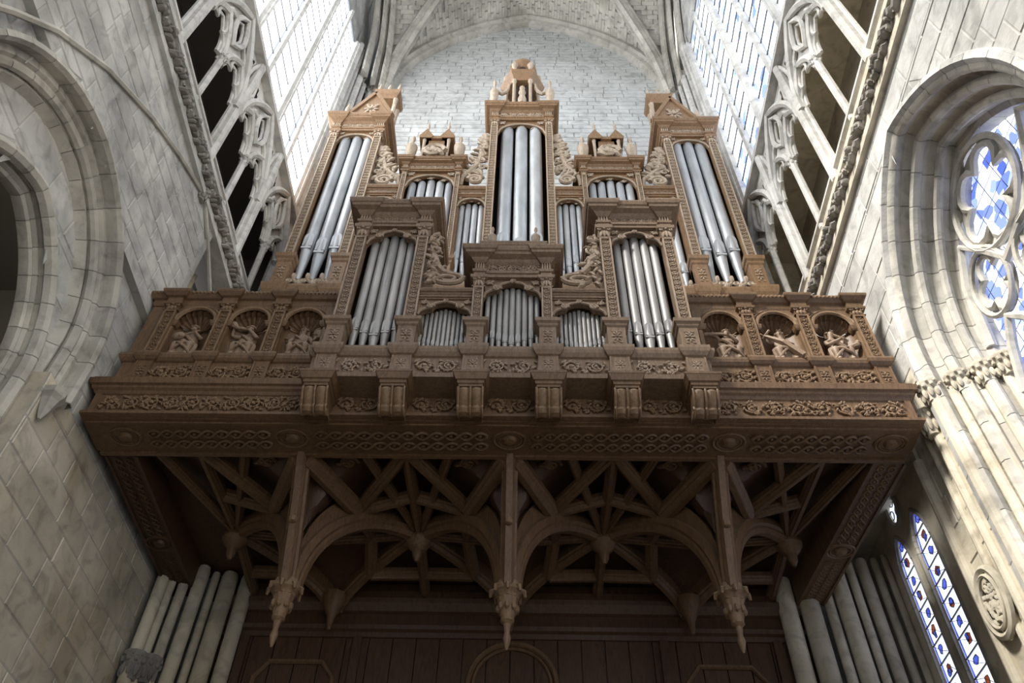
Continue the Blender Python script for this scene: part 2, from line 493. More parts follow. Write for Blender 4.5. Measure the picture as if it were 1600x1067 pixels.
def sweep_arch(name, parent, mp, uc, hw, zs, rise, zbot, prof, mat, n=14):
    """moulding along a pointed arch with its jambs; prof = [(inward offset, depth)]"""
    path = [(uc + x, zs + z) for x, z in arch_pts(hw, rise, n)]
    if zbot < zs: path = [(uc - hw, zbot)] + path + [(uc + hw, zbot)]
    N = len(path); k = len(prof); nrm = []
    for i in range(N):
        p0 = path[max(0, i - 1)]; p1 = path[min(N - 1, i + 1)]
        tx, tz = p1[0] - p0[0], p1[1] - p0[1]; l = hypot(tx, tz); nx, nz = tz / l, -tx / l
        if i == N // 2: nx, nz = 0, -1.12
        nrm.append((nx, nz))
    def ring(t, e):
        i = min(int(t), N - 2); f = t - i
        u = path[i][0] * (1 - f) + path[i + 1][0] * f; v = path[i][1] * (1 - f) + path[i + 1][1] * f
        nx = nrm[i][0] * (1 - f) + nrm[i + 1][0] * f; nz = nrm[i][1] * (1 - f) + nrm[i + 1][1] * f
        return [mp(u + nx * (o - e), v + nz * (o - e), d + e) for o, d in prof]
    def strip(ts, e, nm, mt):
        vs = []; fs = []
        for t in ts: vs += ring(t, e)
        for i in range(len(ts) - 1):
            for j in range(k - 1): fs.append((i * k + j, i * k + j + 1, i * k + k + j + 1, i * k + k + j))
        return MB().add(vs, fs).build(nm, mt, parent, True)
    strip([i for i in range(N)], .007, name, 'mortar')
    cuts = [0.0]
    for i in range(N - 1):
        L = hypot(path[i + 1][0] - path[i][0], path[i + 1][1] - path[i][1])
        if L > .6:
            q = int(L / .42); cuts += [i + (s + 1) / q for s in range(q)]
        elif i % 2 == 0 or i + 1 == N // 2 or i == N - 2: cuts.append(i + 1.0)
    cuts = sorted(set(cuts))
    for a, b in zip(cuts[:-1], cuts[1:]):
        if not in_view(mp(*[path[min(int((a + b) / 2), N - 1)][c] for c in (0, 1)], .1), 60): continue
        L = hypot(path[min(int(a) + 1, N - 1)][0] - path[int(a)][0], path[min(int(a) + 1, N - 1)][1] - path[int(a)][1])
        g = .004 / max(L, .05)
        mid = [float(i) for i in range(int(a) + 1, int(b - 1e-6) + 1)]
        strip([a + g] + mid + [b - g], 0, 'voussoir', mat)

def roll(o, d, r, n=6):
    """round moulding profile: bulges towards the room and the opening"""
    return [(o + r * cos(a), d + r * sin(a)) for a in [pi * 1.0 + pi * 1.5 * i / n for i in range(n + 1)]]

def bar(m, mp, pts, r, n=6, d=0.0):
    m.tube([mp(u, v, d) for u, v in pts], r, n)

def leafy_capital(m, x, y, z, r, h, n=9):
    m.lathe(x, y, [(r * .8, 0), (r * .85, h * .3), (r * 1.25, h * .75), (r * 1.45, h * .85), (r * 1.45, h)], 10, z)
    for k in range(n):
        a = 2 * pi * k / n
        m.blob((x + r * 1.05 * cos(a), y + r * 1.05 * sin(a), z + h * .34), r * .28, r * .28, h * .26)
        m.blob((x + r * 1.28 * cos(a + .35), y + r * 1.28 * sin(a + .35), z + h * .70), r * .24, r * .24, h * .13)
        m.blob((x + r * 1.40 * cos(a), y + r * 1.40 * sin(a), z + h * .86), r * .18, r * .18, h * .08)

# ------------------------------------------------------------------ floor
fl = MB().box(-9, 9, -9, 12, -.1, 0).build('floor', 'floor'); fl['kind'] = 'structure'

# ------------------------------------------------------------------ left wall
wl = struct('wall_left', 'pale ashlar nave wall with moulded arch under the dark triforium')
out_iv = arch_iv(3.97, 1.57, 7.7, 1.65, 7.3)
out_b = arch_iv(3.97, 1.62, 7.7, 1.71, 7.3)
in_iv = arch_iv(4.06, 1.10, 7.1, 1.40, 0)
in_b = arch_iv(4.06, 1.18, 7.1, 1.49, 0)
ap_out, ap_in = 7.7 + 1.65, 7.1 + 1.40
sheet('wall_core', wl, WL, -8, 6.4, 9.03, 11.36, out_iv, .02, 'mortar', .06)
blocks(wl, WL, 1.6, 6.4, 9.03, 11.36, .235, .44, out_b, .02, 'stone', 3, lo=[9.41])
lv_ = out_iv(9.03)
for a_, b_ in ((-8, lv_[0]), (lv_[1], 6.4)):
    MB().add([WL(a_, 9.03, -.004), WL(b_, 9.03, -.004), WL(b_, 9.03, .1), WL(a_, 9.03, .1)], [(0, 1, 2, 3)]).build('ledge', 'stone', wl)
MB().box(-4.65, -4.146, 6.3, 6.4, 9.03, 11.36).build('wall_return', 'stone', wl)
sheet('wall_core', wl, WL, -8, 9.7, 0, 7.3, arch_iv(4.06, 1.21, 7.1, 1.52, 0), .09, 'mortar', .06)
sheet('wall_core', wl, WL, -8, 9.7, 7.3, 9.03, out_iv, .09, 'mortar', .06)
for y_ in (4.06 - 1.21, 4.06 + 1.21): MB().add([WL(y_, 0, .09), WL(y_, 0, .34), WL(y_, 7.3, .34), WL(y_, 7.3, .09)], [(0, 1, 2, 3)]).build('jamb', 'stone_warm', wl)
def lower_iv(z):
    return out_iv(z) if z >= 7.3 else None
blocks(wl, WL, 1.6, 8.6, 4.3, 7.3, .30, .50, arch_iv(4.06, 1.22, 7.1, 1.53, 0), .09, 'stone_warm', 5, lo=[7.1])
blocks(wl, WL, 1.6, 8.6, 7.3, 9.03, .25, .44, out_b, .09, 'stone', 6, lo=[7.7])
sheet('tympanum', wl, WL, 2.2, 5.8, 7.2, 9.5, in_iv, .30, 'mortar', .05)
blocks(wl, WL, 2.3, 5.7, 7.3, 9.4, .42, .50, in_b, .30, 'stone', 8, lo=[8.59])
sweep_arch('arch_moulding', wl, WL, 3.97, 1.57, 7.7, 1.65, 7.15, [(-.07, .02), (-.05, -.05), (0, -.06), (.03, -.02), (.03, .05)], 'moulding')
sweep_arch('arch_moulding', wl, WL, 3.97, 1.54, 7.7, 1.62, 7.15, [(0, .05), (.0, .10), (.07, .09), (.11, .15), (.09, .22)], 'moulding')
sweep_arch('arch_moulding', wl, WL, 3.97, 1.44, 7.7, 1.53, 7.15, roll(.03, .17, .055), 'moulding')
sweep_arch('arch_moulding', wl, WL, 3.97, 1.38, 7.7, 1.47, 7.15, [(0, .22), (.05, .20), (.09, .27), (.12, .31)], 'moulding')
sweep_arch('arch_moulding', wl, WL, 4.06, 1.20, 7.1, 1.50, 3.5, [(-.03, .30), (.0, .24), (.05, .22), (.10, .25), (.12, .31)], 'moulding')
sweep_arch('arch_moulding', wl, WL, 4.06, 1.13, 7.1, 1.43, 3.5, [(0, .31), (.03, .34), (.02, .38), (.06, .37), (.075, .41), (.06, .45)], 'moulding')
sweep_arch('arch_moulding', wl, WL, 4.06, 1.07, 7.1, 1.37, 3.5, [(0, .45), (.02, .41), (.05, .43), (.055, .48), (.045, .53)], 'moulding')
# chapel behind the arch, closed, with its unlit gloom also put into the stone colour
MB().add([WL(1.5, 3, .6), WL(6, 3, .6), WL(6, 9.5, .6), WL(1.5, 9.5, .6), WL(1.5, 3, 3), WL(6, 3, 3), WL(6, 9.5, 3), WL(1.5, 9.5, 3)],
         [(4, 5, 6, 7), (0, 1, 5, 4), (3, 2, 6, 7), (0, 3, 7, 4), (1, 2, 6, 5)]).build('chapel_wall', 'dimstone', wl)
# bracket that carries the outer moulding
MB().lathe(-4.19, 5.40, [(.015, 0), (.05, .08), (.085, .22), (.12, .27), (.125, .33), (.10, .35)], 6, 6.82).build('bracket', 'moulding', wl)
MB().tube([WL(*p, .0) for p in [(2.2, 8.2), (2.45, 8.66), (2.82, 9.23), (3.48, 9.93), (4.29, 10.55), (5.0, 10.97), (5.77, 11.34)]], .035, 6).build('blind_arch_rib', 'moulding', wl, True)
m = MB()
bar(m, WL, [(5.80, 11.36), (6.25, 11.12), (6.93, 10.69), (7.4, 10.4)], .03, 6, -.01); m.build('blind_arch_rib', 'moulding', wl, True)
m = MB(); leafy_capital(m, -4.16, 5.78, 11.2, .07, .2); m.build('capital', 'foliage_stone', wl, True)
# recess with shafts behind the west edge of the wall
sheet('wall_core', wl, WL, 6.3, 9.7, 8, 11.4, None, .5, 'stone')
for yy, dd, r in ((6.62, .32, .07), (6.85, .40, .09), (7.12, .46, .05)):
    MB().lathe(-4.15 - dd, yy, [(r, 0), (r, 3.3)], 10, 8.05).build('shaft', 'stone_warm', wl, True)
# foliage frieze under the triforium
def frieze(side, mp, parent, z0, z1):
    m = MB()
    for a, b, p in ((z0 - .10, z0, .05), (z0, z1, .03), (z1, z1 + .09, .09), (z1 + .09, z1 + .22, .03)):
        m.add([mp(-8, a, -p), mp(9.7, a, -p), mp(9.7, b, -p), mp(-8, b, -p), mp(-8, a, .2), mp(9.7, a, .2), mp(9.7, b, .2), mp(-8, b, .2)],
              [(0, 1, 2, 3), (0, 4, 5, 1), (3, 2, 6, 7), (1, 5, 6, 2)])
    m.build('string_course', 'stone_warm' if side > 0 else 'stone', parent)
    for k in range(6):                       # carved leaf trail in lengths of 1.15 m
        me = carve('foliage', .30, 'foliage_stone')
        o = place('leaf_carving', me, parent, mp(2.6 + 1.15 * k, z0, -.02), (1.15, .9, (z1 - z0) / .30),
                  (0, 0, radians(90) if side < 0 else radians(-90)), 'stuff')
frieze(-1, WL, wl, 11.38, 11.66)

# ------------------------------------------------------------------ right wall
wr = struct('wall_right', 'sunlit white ashlar nave wall round the big traceried window')
win_iv = arch_iv(4.28, 1.50, 8.0, 2.2, 2.5); win_b = arch_iv(4.28, 1.57, 8.0, 2.29, 2.5)
sheet('wall_core', wr, WR, -8, 6.5, 0, 8.2, win_iv, .02, 'mortar', .06)
sheet('wall_core', wr, WR, -8, 9.7, 8.2, 11.1, win_iv, .02, 'mortar', .06)
blocks(wr, WR, 1.8, 6.5, 4.3, 8.2, .36, .55, win_b, .02, 'stone_warm', 11, lo=[8.0])
blocks(wr, WR, 1.8, 9.2, 8.2, 11.06, .34, .60, win_b, .02, 'stone', 12, lo=[10.29])
sweep_arch('arch_moulding', wr, WR, 4.28, 1.60, 8.0, 2.31, 3, [(-.02, .01), (.0, -.035), (.06, -.045), (.10, .0)], 'stone')
sweep_arch('arch_moulding', wr, WR, 4.28, 1.50, 8.0, 2.2, 3, [(0, 0), (.05, .02), (.07, .05), (.05, .09)] + [(.02, .14), (.04, .20), (.12, .26)], 'moulding')
sweep_arch('arch_moulding', wr, WR, 4.28, 1.40, 8.0, 2.09, 3, roll(.03, .25, .06), 'moulding')
sweep_arch('arch_moulding', wr, WR, 4.28, 1.34, 8.0, 2.02, 3, [(.0, .29), (-.01, .36), (.03, .42), (.08, .45)], 'moulding')
sweep_arch('arch_moulding', wr, WR, 4.28, 1.28, 8.0, 1.95, 3, roll(.03, .44, .05), 'moulding')
sweep_arch('arch_moulding', wr, WR, 4.28, 1.24, 8.0, 1.90, 3, [(.0, .48), (0, .56), (.06, .60), (.06, .8)], 'moulding')
for yy, dd in ((5.81, .0), (5.68, .24), (5.55, .44), (5.44, .60)):
    m = MB(); leafy_capital(m, 4.15 + dd, yy, 7.55, .085, .24); m.build('capital', 'stone_warm', wr, True)
for yy, dd, r in ((5.80, .02, .07), (5.71, .16, .05), (5.64, .28, .06), (5.56, .44, .055), (5.47, .58, .05)):
    MB().lathe(4.15 + dd, yy, [(r, 0), (r, 4.6)], 10, 3.0).build('shaft', 'stone_warm', wr, True)
for yy, r in ((6.02, .05), (6.20, .035), (6.52, .06)):
    MB().lathe(4.15, yy, [(r, 0), (r, 4.55 if yy < 6.4 else 4.4)], 10, 3.0).build('shaft', 'stone_warm', wr, True)
m = MB(); leafy_capital(m, 4.12, 6.02, 7.30, .075, .30); m.build('capital', 'stone_warm', wr, True)
MB().box(4.13, 4.75, 6.5, 6.56, 0, 8.2).build('wall_return', 'stone_warm', wr)
# roundel carved on the pier
m = MB()
m.tube([(4.11, 6.30 + .20 * cos(a), 5.66 + .30 * sin(a)) for a in [2 * pi * k / 28 for k in range(28)]], .035, 6, True)
m.tube([(4.09, 6.30 + .15 * cos(a), 5.66 + .235 * sin(a)) for a in [2 * pi * k / 28 for k in range(28)]], .02, 6, True)
ro = m.build('roundel_frame', 'stone_warm', wr, True)
m = MB(); rg = random.Random(3)
for k in range(70):
    a = rg.uniform(0, 2 * pi); r = sqrt(rg.random())
    m.blob((4.115, 6.30 + .125 * r * cos(a), 5.66 + .20 * r * sin(a)), .035, .024, .030)
m.build('roundel_relief', 'stone_warm', wr, True, kind='stuff')
frieze(1, WR, wr, 10.82, 11.08)

# ------------------------------------------------------------------ triforium arcades
def inpoly(x, y, P):
    r = False; n = len(P)
    for i in range(n):
        (x1, y1), (x2, y2) = P[i], P[i - 1]
        if (y1 > y) != (y2 > y) and x < (x2 - x1) * (y - y1) / (y2 - y1) + x1: r = not r
    return r

def triforium(side, mp, parent, z0, backmat):
    back = parent
    m = MB()
    m.add([mp(-8, z0, 1.15), mp(9.4, z0, 1.15), mp(9.4, 15.6, 1.15), mp(-8, 15.6, 1.15)], [(0, 1, 2, 3)])
    m.add([mp(-8, z0 + .05, .1), mp(9.4, z0 + .05, .1), mp(9.4, z0 + .05, 1.15), mp(-8, z0 + .05, 1.15)], [(0, 1, 2, 3)])
    m.add([mp(9.4, z0, .0), mp(9.4, 15.6, .0), mp(9.4, 15.6, 1.15), mp(9.4, z0, 1.15)], [(0, 1, 2, 3)])
    m.build('passage_wall', backmat, parent)
    m = MB()
    for a, b, d0, d1 in ((14.98, 15.10, -.03, .30), (15.10, 15.22, .04, .32)):
        m.add([mp(-8, a, d0), mp(9.7, a, d0), mp(9.7, b, d0), mp(-8, b, d0), mp(-8, a, d1), mp(9.7, a, d1), mp(9.7, b, d1), mp(-8, b, d1)],
              [(0, 1, 2, 3), (0, 4, 5, 1), (3, 2, 6, 7)])
    m.build('clerestory_sill', 'tracery', parent)
    MB().add([mp(-8, 15.0, .2), mp(9.4, 15.0, .2), mp(9.4, 15.0, 1.15), mp(-8, 15.0, 1.15)], [(0, 1, 2, 3)]).build('passage_roof', backmat, parent)
    m = MB(); bar(m, mp, [(-8, z0 + .42), (9.4, z0 + .42)], .045, 6, .06); m.build('rail', 'tracery', parent, True)
    sp = 13.35
    trefoil_half = [(.31, -.02), (.315, .12), (.27, .24), (.17, .31), (.12, .29), (.165, .40), (.16, .52), (.09, .64), (0, .73)]
    eye0 = [(0, -.42), (.15, -.18), (.21, .04), (.14, .28), (0, .50), (-.14, .28), (-.21, .04), (-.15, -.18)]
    light_poly = [(-a, b) for a, b in trefoil_half] + [(a, b) for a, b in trefoil_half[-2::-1]]
    side_slit = [(.40, 1.12), (.52, .98), (.60, 1.20), (.66, 1.50), (.50, 1.40)]
    for k in range(5):
        ya = 8.75 - 1.6 * (k + 1); yb = ya + 1.6; ym = ya + .8
        m = MB(); bar(m, mp, [(yb, z0 + .2), (yb, 15.0)], .075, 8, .05)
        m.build('shaft', 'tracery', parent, True)
        for dy in (-.085, .085):
            m = MB(); bar(m, mp, [(yb + dy, z0 + .3), (yb + dy, sp)], .035, 6, .10); m.build('mullion', 'tracery', parent, True)
        m = MB(); bar(m, mp, [(ym, z0 + .3), (ym, sp)], .055, 8, .08); m.build('mullion', 'tracery', parent, True)
        m = MB(); q = mp(ym, sp - .12, .08); leafy_capital(m, q[0], q[1], q[2], .06, .17, 6); m.build('capital', 'tracery', parent, True)
        m = MB()
        for c in (ya + .4, ya + 1.2):
            for hw, rr, d in ((.36, .055, .08), (.28, .03, .13)):
                bar(m, mp, [(c + x, sp + z) for x, z in arch_pts(hw, hw * 2.1, 8)], rr, 6, d)
            half = [(.31, -.02), (.315, .12), (.27, .24), (.17, .31), (.12, .29), (.165, .40), (.16, .52), (.09, .64), (0, .73)]
            bar(m, mp, [(c - a, sp + b) for a, b in half] + [(c + a, sp + b) for a, b in half[-2::-1]], .034, 6, .10)
        bar(m, mp, [(ym + x, sp + z) for x, z in arch_pts(.74, 1.62, 10)], .06, 6, .05)
        for rr, kx, d in ((.045, 1.0, .07), (.026, .72, .12)):      # pointed eye over the two heads
            eye = [(0, -.42), (.15, -.18), (.21, .04), (.14, .28), (0, .50), (-.14, .28), (-.21, .04), (-.15, -.18)]
            m.tube([mp(ym + a * kx, sp + .98 + b * kx, d) for a, b in eye], rr, 6, True)
        for s in (-1, 1):
            bar(m, mp, [(ym + s * .74, sp + .62), (ym + s * .62, sp + .92), (ym + s * .66, sp + 1.25), (ym + s * .76, sp + 1.6)], .04, 6, .07)
            bar(m, mp, [(ym + s * .20, sp + 1.02), (ym + s * .38, sp + .92), (ym + s * .46, sp + .74)], .04, 6, .08)
        m.build('tracery', 'tracery', parent, True)
        m = MB(); g = .045                      # pierced stone plate between the bars
        for i in range(36):
            for j in range(38):
                u = ya + (i + .5) * 1.6 / 36; v = sp - .02 + (j + .5) * g
                if v > 15.0: continue
                ins = any(inpoly(u - c, v - sp, light_poly) for c in (ya + .4, ya + 1.2)) or inpoly(u - ym, v - sp - .98, eye0)
                ins = ins or inpoly(abs(u - ym), v - sp, side_slit) or (v - sp < .02)
                if not ins:
                    a, b = u - .8 / 36, u + .8 / 36
                    m.add([mp(a, v - g / 2, .11), mp(b, v - g / 2, .11), mp(b, v + g / 2, .11), mp(a, v + g / 2, .11)], [(0, 1, 2, 3)])
        m.build('pierced_plate', 'tracery', parent)

tl = struct('trim_1', 'shaded triforium arcade with dark openings under the left clerestory')
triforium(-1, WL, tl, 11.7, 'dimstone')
tr = struct('trim_2', 'bright triforium arcade with white tracery under the right clerestory')
triforium(1, WR, tr, 11.2, 'stone_warm')

# ------------------------------------------------------------------ clerestory windows
def clerestory(n, mp, glass, label, y0, y1, detail=True):
    w = struct('window_%d' % n, label)
    zs, zt, d = 15.22, 23.4, .28
    nl = int(round((y1 - y0) / .85)); st = (y1 - y0) / nl
    nz = 15; hz = (zt - zs) / nz
    if not detail:
        for k in range(nl):
            MB().add([mp(y0 + st * k, zs, d), mp(y0 + st * (k + 1), zs, d), mp(y0 + st * (k + 1), zt, d), mp(y0 + st * k, zt, d)], [(0, 1, 2, 3)]).build('pane', glass, w)
    else:
        for k in range(nl):
            a = y0 + st * k + .05; b = y0 + st * (k + 1) - .05
            for i in range(nz):
                z0 = zs + hz * i; z1 = z0 + hz
                m = MB()
                m.add([mp(a, z0, d), mp(b, z0, d), mp(b, z1, d), mp(a, z1, d)], [(0, 1, 2, 3)])
                m.build('pane', glass, w)
                m = MB(); bar(m, mp, [(a - .02, z1), (b + .02, z1)], .016, 4, d - .05); m.build('saddle_bar', 'iron', w)
    for k in range(nl + 1):
        big = k % 2 == 0
        m = MB(); y = y0 + st * k
        bar(m, mp, [(y, zs - .1), (y, zt + .1)], .11 if big else .065, 6, d - .08)
        if big: bar(m, mp, [(y, zs - .1), (y, zt + .1)], .035, 6, d - .17)
        m.build('mullion', 'tracery', w, True)
    return w
clerestory(1, WL, 'glass_left', 'glaring clerestory window above the shaded triforium', 1.65, 8.45)
clerestory(2, WR, 'glass_right', 'clerestory window of white and blue glass above the bright triforium', 1.65, 8.45)
clerestory(5, WL, 'glass_clear', 'clerestory window of the next bay', -6.5, .3, False)
clerestory(6, WR, 'glass_right', 'clerestory window of the next bay', -6.5, .3, False)
for side, mp, nm in ((-1, WL, wl), (1, WR, wr)):
    m = MB()
    for a, b in ((8.45, 9.7), (.3, 1.65), (-8, -6.5)):
        m.add([mp(a, 15, .22), mp(b, 15, .22), mp(b, 31, .22), mp(a, 31, .22)], [(0, 1, 2, 3)])
    m.add([mp(-8, 23.4, .24), mp(9.7, 23.4, .24), mp(9.7, 31, .24), mp(-8, 31, .24)], [(0, 1, 2, 3)])
    m.build('clerestory_wall', 'stone', nm)

# ------------------------------------------------------------------ west gable
wb = struct('wall_back', 'pale coursed gable wall behind the organ under the vault arch')
MB().add([(-4.6, 9.62, 0), (4.6, 9.62, 0), (4.6, 9.62, 31), (-4.6, 9.62, 31)], [(0, 1, 2, 3)]).build('wall_core', 'mortar_gable', wb)
HWG, ZSP, RISE = 3.95, 22.6, 5.75
gin = arch_iv(0.12, HWG, ZSP, RISE, 0)
def ginside(z):
    return gin(min(z, ZSP + RISE - .03))
blocks(wb, WG, -4.0, 4.2, 15.2, ZSP + RISE - .05, .225, .62, None, .02, 'stone_gable', 21, inside=ginside, margin=0)

# corner shafts beside the gable
for s in (-1, 1):
    for k, (x, y, r) in enumerate(((3.98, 9.45, .11), (4.12, 9.22, .07), (4.2, 9.0, .10), (4.26, 8.8, .06), (4.30, 8.62, .09))):
        MB().lathe(s * x, y, [(r, 0), (r, 11.4 if k < 3 else 12.6)], 8, 11.3).build('shaft', 'tracery', wl if s < 0 else wr, True)
    m = MB()
    for x, y, r in ((3.98, 9.45, .12), (4.2, 9.05, .11)): leafy_capital(m, s * x, y, 22.55, r, .42, 7)
    m.build('capital', 'moulding', wl if s < 0 else wr, True)

# ------------------------------------------------------------------ vault
ce = struct('ceiling', 'ribbed stone vault with narrow web stones above the gable')
YC, HY = 5.6, 4.0
R_ = lambda hw, rise: ((hw * hw + rise * rise) / (2 * hw))
def prof(t):                                   # pointed profile, t from 0 at the crown to 1 at the springing
    k = RISE / HWG; R = (1 + k * k) / 2; c = 1 - R
    return HWG * sqrt(max(0, R * R - (t - c) ** 2))
def vz(x, y):
    return ZSP + max(prof(min(1, abs(x - .12) / HWG)), prof(min(1, abs(y - YC) / HY)))
m = MB(); NX, NY = 32, 26
for i in range(NX + 1):
    for j in range(NY + 1):
        x = .12 - HWG * 1.06 + 2.12 * HWG * i / NX; y = 9.7 - 8.1 * j / NY
        m.v.append((x, y, vz(x, y) + .03))
for i in range(NX):
    for j in range(NY):
        a = i * (NY + 1) + j; m.f.append((a, a + 1, a + NY + 2, a + NY + 1))
m.build('vault_web', 'mortar', ce)
MB().add([(-4.6, 1.7, 22.6), (4.6, 1.7, 22.6), (4.6, 1.7, 31), (-4.6, 1.7, 31)], [(0, 1, 2, 3)]).build('transverse_wall', 'stone', ce)
MB().add([(-4.6, -8, 28.5), (4.6, -8, 28.5), (4.6, 1.7, 28.5), (-4.6, 1.7, 28.5)], [(0, 1, 2, 3)]).build('vault_web', 'stone', ce)
# narrow web stones, laid in arcs parallel to the gable arch
m = MB(); rg = random.Random(5)
def brick4(P):
    c = sum((Vector(p) for p in P), Vector()) / 4
    if not in_view(c, 60): return
    n = (Vector(P[1]) - Vector(P[0])).cross(Vector(P[3]) - Vector(P[0])).normalized()
    if n.z > 0: n = -n
    o = [Vector(p) for p in P]; k = [c + (p - c) * .93 + n * rg.uniform(.015, .03) for p in o]
    m.add(o + k, [(4, 5, 6, 7), (0, 1, 5, 4), (1, 2, 6, 5), (2, 3, 7, 6), (3, 0, 4, 7)])
nt_ = 46
for s in (-1, 1):
    for i in range(nt_):                        # west cell: courses across x
        t0, t1 = i / nt_, (i + 1) / nt_
        y = 9.6 - (.25 if i % 2 else 0)
        while y > YC:
            l = rg.uniform(.42, .62); y2 = y - l
            if abs(y2 - YC) / HY > t1 * .98:
                g = .012
                P = [(.12 + s * HWG * t0, y), (.12 + s * HWG * t1, y), (.12 + s * HWG * t1, y2 + .02), (.12 + s * HWG * t0, y2 + .02)]
                brick4([(a, b, ZSP + prof(abs(a - .12) / HWG)) for a, b in P])
            y = y2
    for i in range(nt_):                        # side cells: courses across y
        t0, t1 = i / nt_, (i + 1) / nt_
        t = 1.06 - (.04 if i % 2 else 0)
        while t > t1:
            t2 = t - rg.uniform(.08, .12)
            if t2 > t1 * 1.02:
                for sy in (1,):
                    P = [(.12 + s * HWG * t, YC + sy * HY * t0), (.12 + s * HWG * t, YC + sy * HY * t1), (.12 + s * HWG * (t2 + .004), YC + sy * HY * t1), (.12 + s * HWG * (t2 + .004), YC + sy * HY * t0)]
                    brick4([(a, b, ZSP + prof(abs(b - YC) / HY)) for a, b in P])
            t = t2
m.build('web_stone', 'moulding', ce, kind='stuff')

def rib_mesh(m, pts, w, dpt, side=None):
    """moulded rib hanging below a curve"""
    P = [Vector(p) for p in pts]; n = len(P)
    pr = [(-w, -.02), (-w, dpt * .35), (-w * .72, dpt * .5), (-w * .72, dpt * .62), (-w * .38, dpt * .8), (-w * .3, dpt), (w * .3, dpt), (w * .38, dpt * .8), (w * .72, dpt * .62), (w * .72, dpt * .5), (w, dpt * .35), (w, -.02)]
    k = len(pr); vs = []; fs = []
    pd = (P[-1] - P[0]); pd.z = 0
    lat = (side or pd.cross(Vector((0, 0, 1)))).normalized()
    for i in range(n):
        t = (P[min(i + 1, n - 1)] - P[max(0, i - 1)]).normalized()
        dn = t.cross(lat).normalized()
        if dn.z > 0 and abs(dn.z) > .02: dn = -dn
        for a, b in pr: vs.append(P[i] + lat * a + dn * b)
    for i in range(n - 1):
        for j in range(k - 1):
            fs.append((i * k + j, i * k + j + 1, (i + 1) * k + j + 1, (i + 1) * k + j))
    fs += [tuple(range(k)), tuple((n - 1) * k + j for j in range(k))[::-1]]
    return m.add(vs, fs)

for s in (-1, 1):
    pts = [(.12 + s * HWG * (1 - t), 9.6 - HY * t, ZSP + prof(1 - t)) for t in [i / 16 for i in range(17)]]
    rib_mesh(MB(), pts, .19, .36).build('diagonal_rib', 'moulding', ce, True)
    pts = [(.12 + s * HWG, YC + HY * t, ZSP + prof(t)) for t in [i / 16 for i in range(17)]]
    rib_mesh(MB(), pts, .14, .30).build('wall_rib', 'moulding', ce, True)
    for dx, dy, w in ((.16, .22, .12), (-.02, .45, .09), (-.22, .66, .13)):
        pts = [(.12 + s * (HWG + .02 - dx), YC + (HY - dy) * t, ZSP + prof(t)) for t in [i / 16 for i in range(17)]]
        rib_mesh(MB(), pts, w * .7, .22).build('wall_rib', 'moulding', ce, True)
gp = [(.12 + x, 9.55, ZSP + z) for x, z in arch_pts(HWG, RISE, 22)]
m = MB()
pr = [(0, 0), (0, -.16), (.06, -.24), (.16, -.24), (.20, -.16), (.30, -.13), (.34, -.06), (.34, .1)]
N = len(gp); vs = []; fs = []
for i in range(N):
    a, b = gp[max(0, i - 1)], gp[min(N - 1, i + 1)]
    tx, tz = b[0] - a[0], b[2] - a[2]; l = hypot(tx, tz); nx, nz = tz / l, -tx / l
    if i == N // 2: nx, nz = 0, -1.15
    for o, d in pr: vs.append((gp[i][0] + nx * o, 9.55 + d, gp[i][2] + nz * o))
for i in range(N - 1):
    for j in range(len(pr) - 1):
        fs.append((i * 8 + j, i * 8 + j + 1, i * 8 + 8 + j + 1, i * 8 + 8 + j))
m.add(vs, fs).build('gable_rib', 'moulding', ce, True)

# ------------------------------------------------------------------ big traceried window on the right
w3 = struct('window_3', 'tall pointed window of flowing stone tracery and blue white glass')
D3 = .66
m = MB()
ivg = arch_iv(4.28, 1.22, 8.0, 1.88, 3)
for i in range(10):
    for j in range(24):
        ya = 4.28 - 1.22 + .244 * i; z0 = 5.2 + .2 * j; z1 = z0 + .2
        if not (ivg(z0) or ivg(z1)): continue
        lo_, hi_ = ivg(z0) or (4.28, 4.28)
        a, b = max(ya, lo_), min(ya + .244, hi_)
        if b - a < .03: continue
        MB().add([WR(a + .006, z0 + .006, D3 + .1), WR(b - .006, z0 + .006, D3 + .1), WR(b - .006, z1 - .006, D3 + .1), WR(a + .006, z1 - .006, D3 + .1)], [(0, 1, 2, 3)]).build('pane', 'glass_big', w3)
MB().add([WR(2.9, 2.5, D3 + .13), WR(5.7, 2.5, D3 + .13), WR(5.7, 10.3, D3 + .13), WR(2.9, 10.3, D3 + .13)], [(0, 1, 2, 3)]).build('outer_frame', 'iron', w3)
def foil(c, ru, rv, lobes, a0, rr):
    m = MB()
    pts = []
    for k in range(lobes * 7):
        t = k / 7; a = a0 + 2 * pi * t / lobes; f = t % 1
        r = 1 - .38 * (1 - sin(pi * f)) ** 1.6
        pts.append((c[0] + ru * r * cos(a), c[1] + rv * r * sin(a)))
    m.tube([WR(u, v, D3 - .02) for u, v in pts], rr, 6, True)
    m.tube([WR(c[0] + ru * 1.12 * cos(a), c[1] + rv * 1.12 * sin(a), D3 - .07) for a in [2 * pi * k / 24 for k in range(24)]], rr * .8, 6, True)
    # stone plate that closes the corners between foil and ring
    k = len(pts); vs = []; fs = []
    for i, (u, v) in enumerate(pts):
        a = a0 + 2 * pi * i / k
        vs += [WR(u, v, D3), WR(c[0] + ru * 1.12 * cos(a), c[1] + rv * 1.12 * sin(a), D3)]
    for i in range(k): fs.append((2 * i, 2 * i + 1, 2 * ((i + 1) % k) + 1, 2 * ((i + 1) % k)))
    m.add(vs, fs)
    return m.build('foil_tracery', 'moulding', w3, True)
foil((4.40, 9.12), .50, .56, 5, .4, .045)
foil((4.98, 8.42), .27, .36, 4, .78, .04)
foil((3.58, 8.42), .27, .36, 4, .78, .04)
foil((4.28, 8.05), .27, .33, 4, .78, .04)
m = MB()
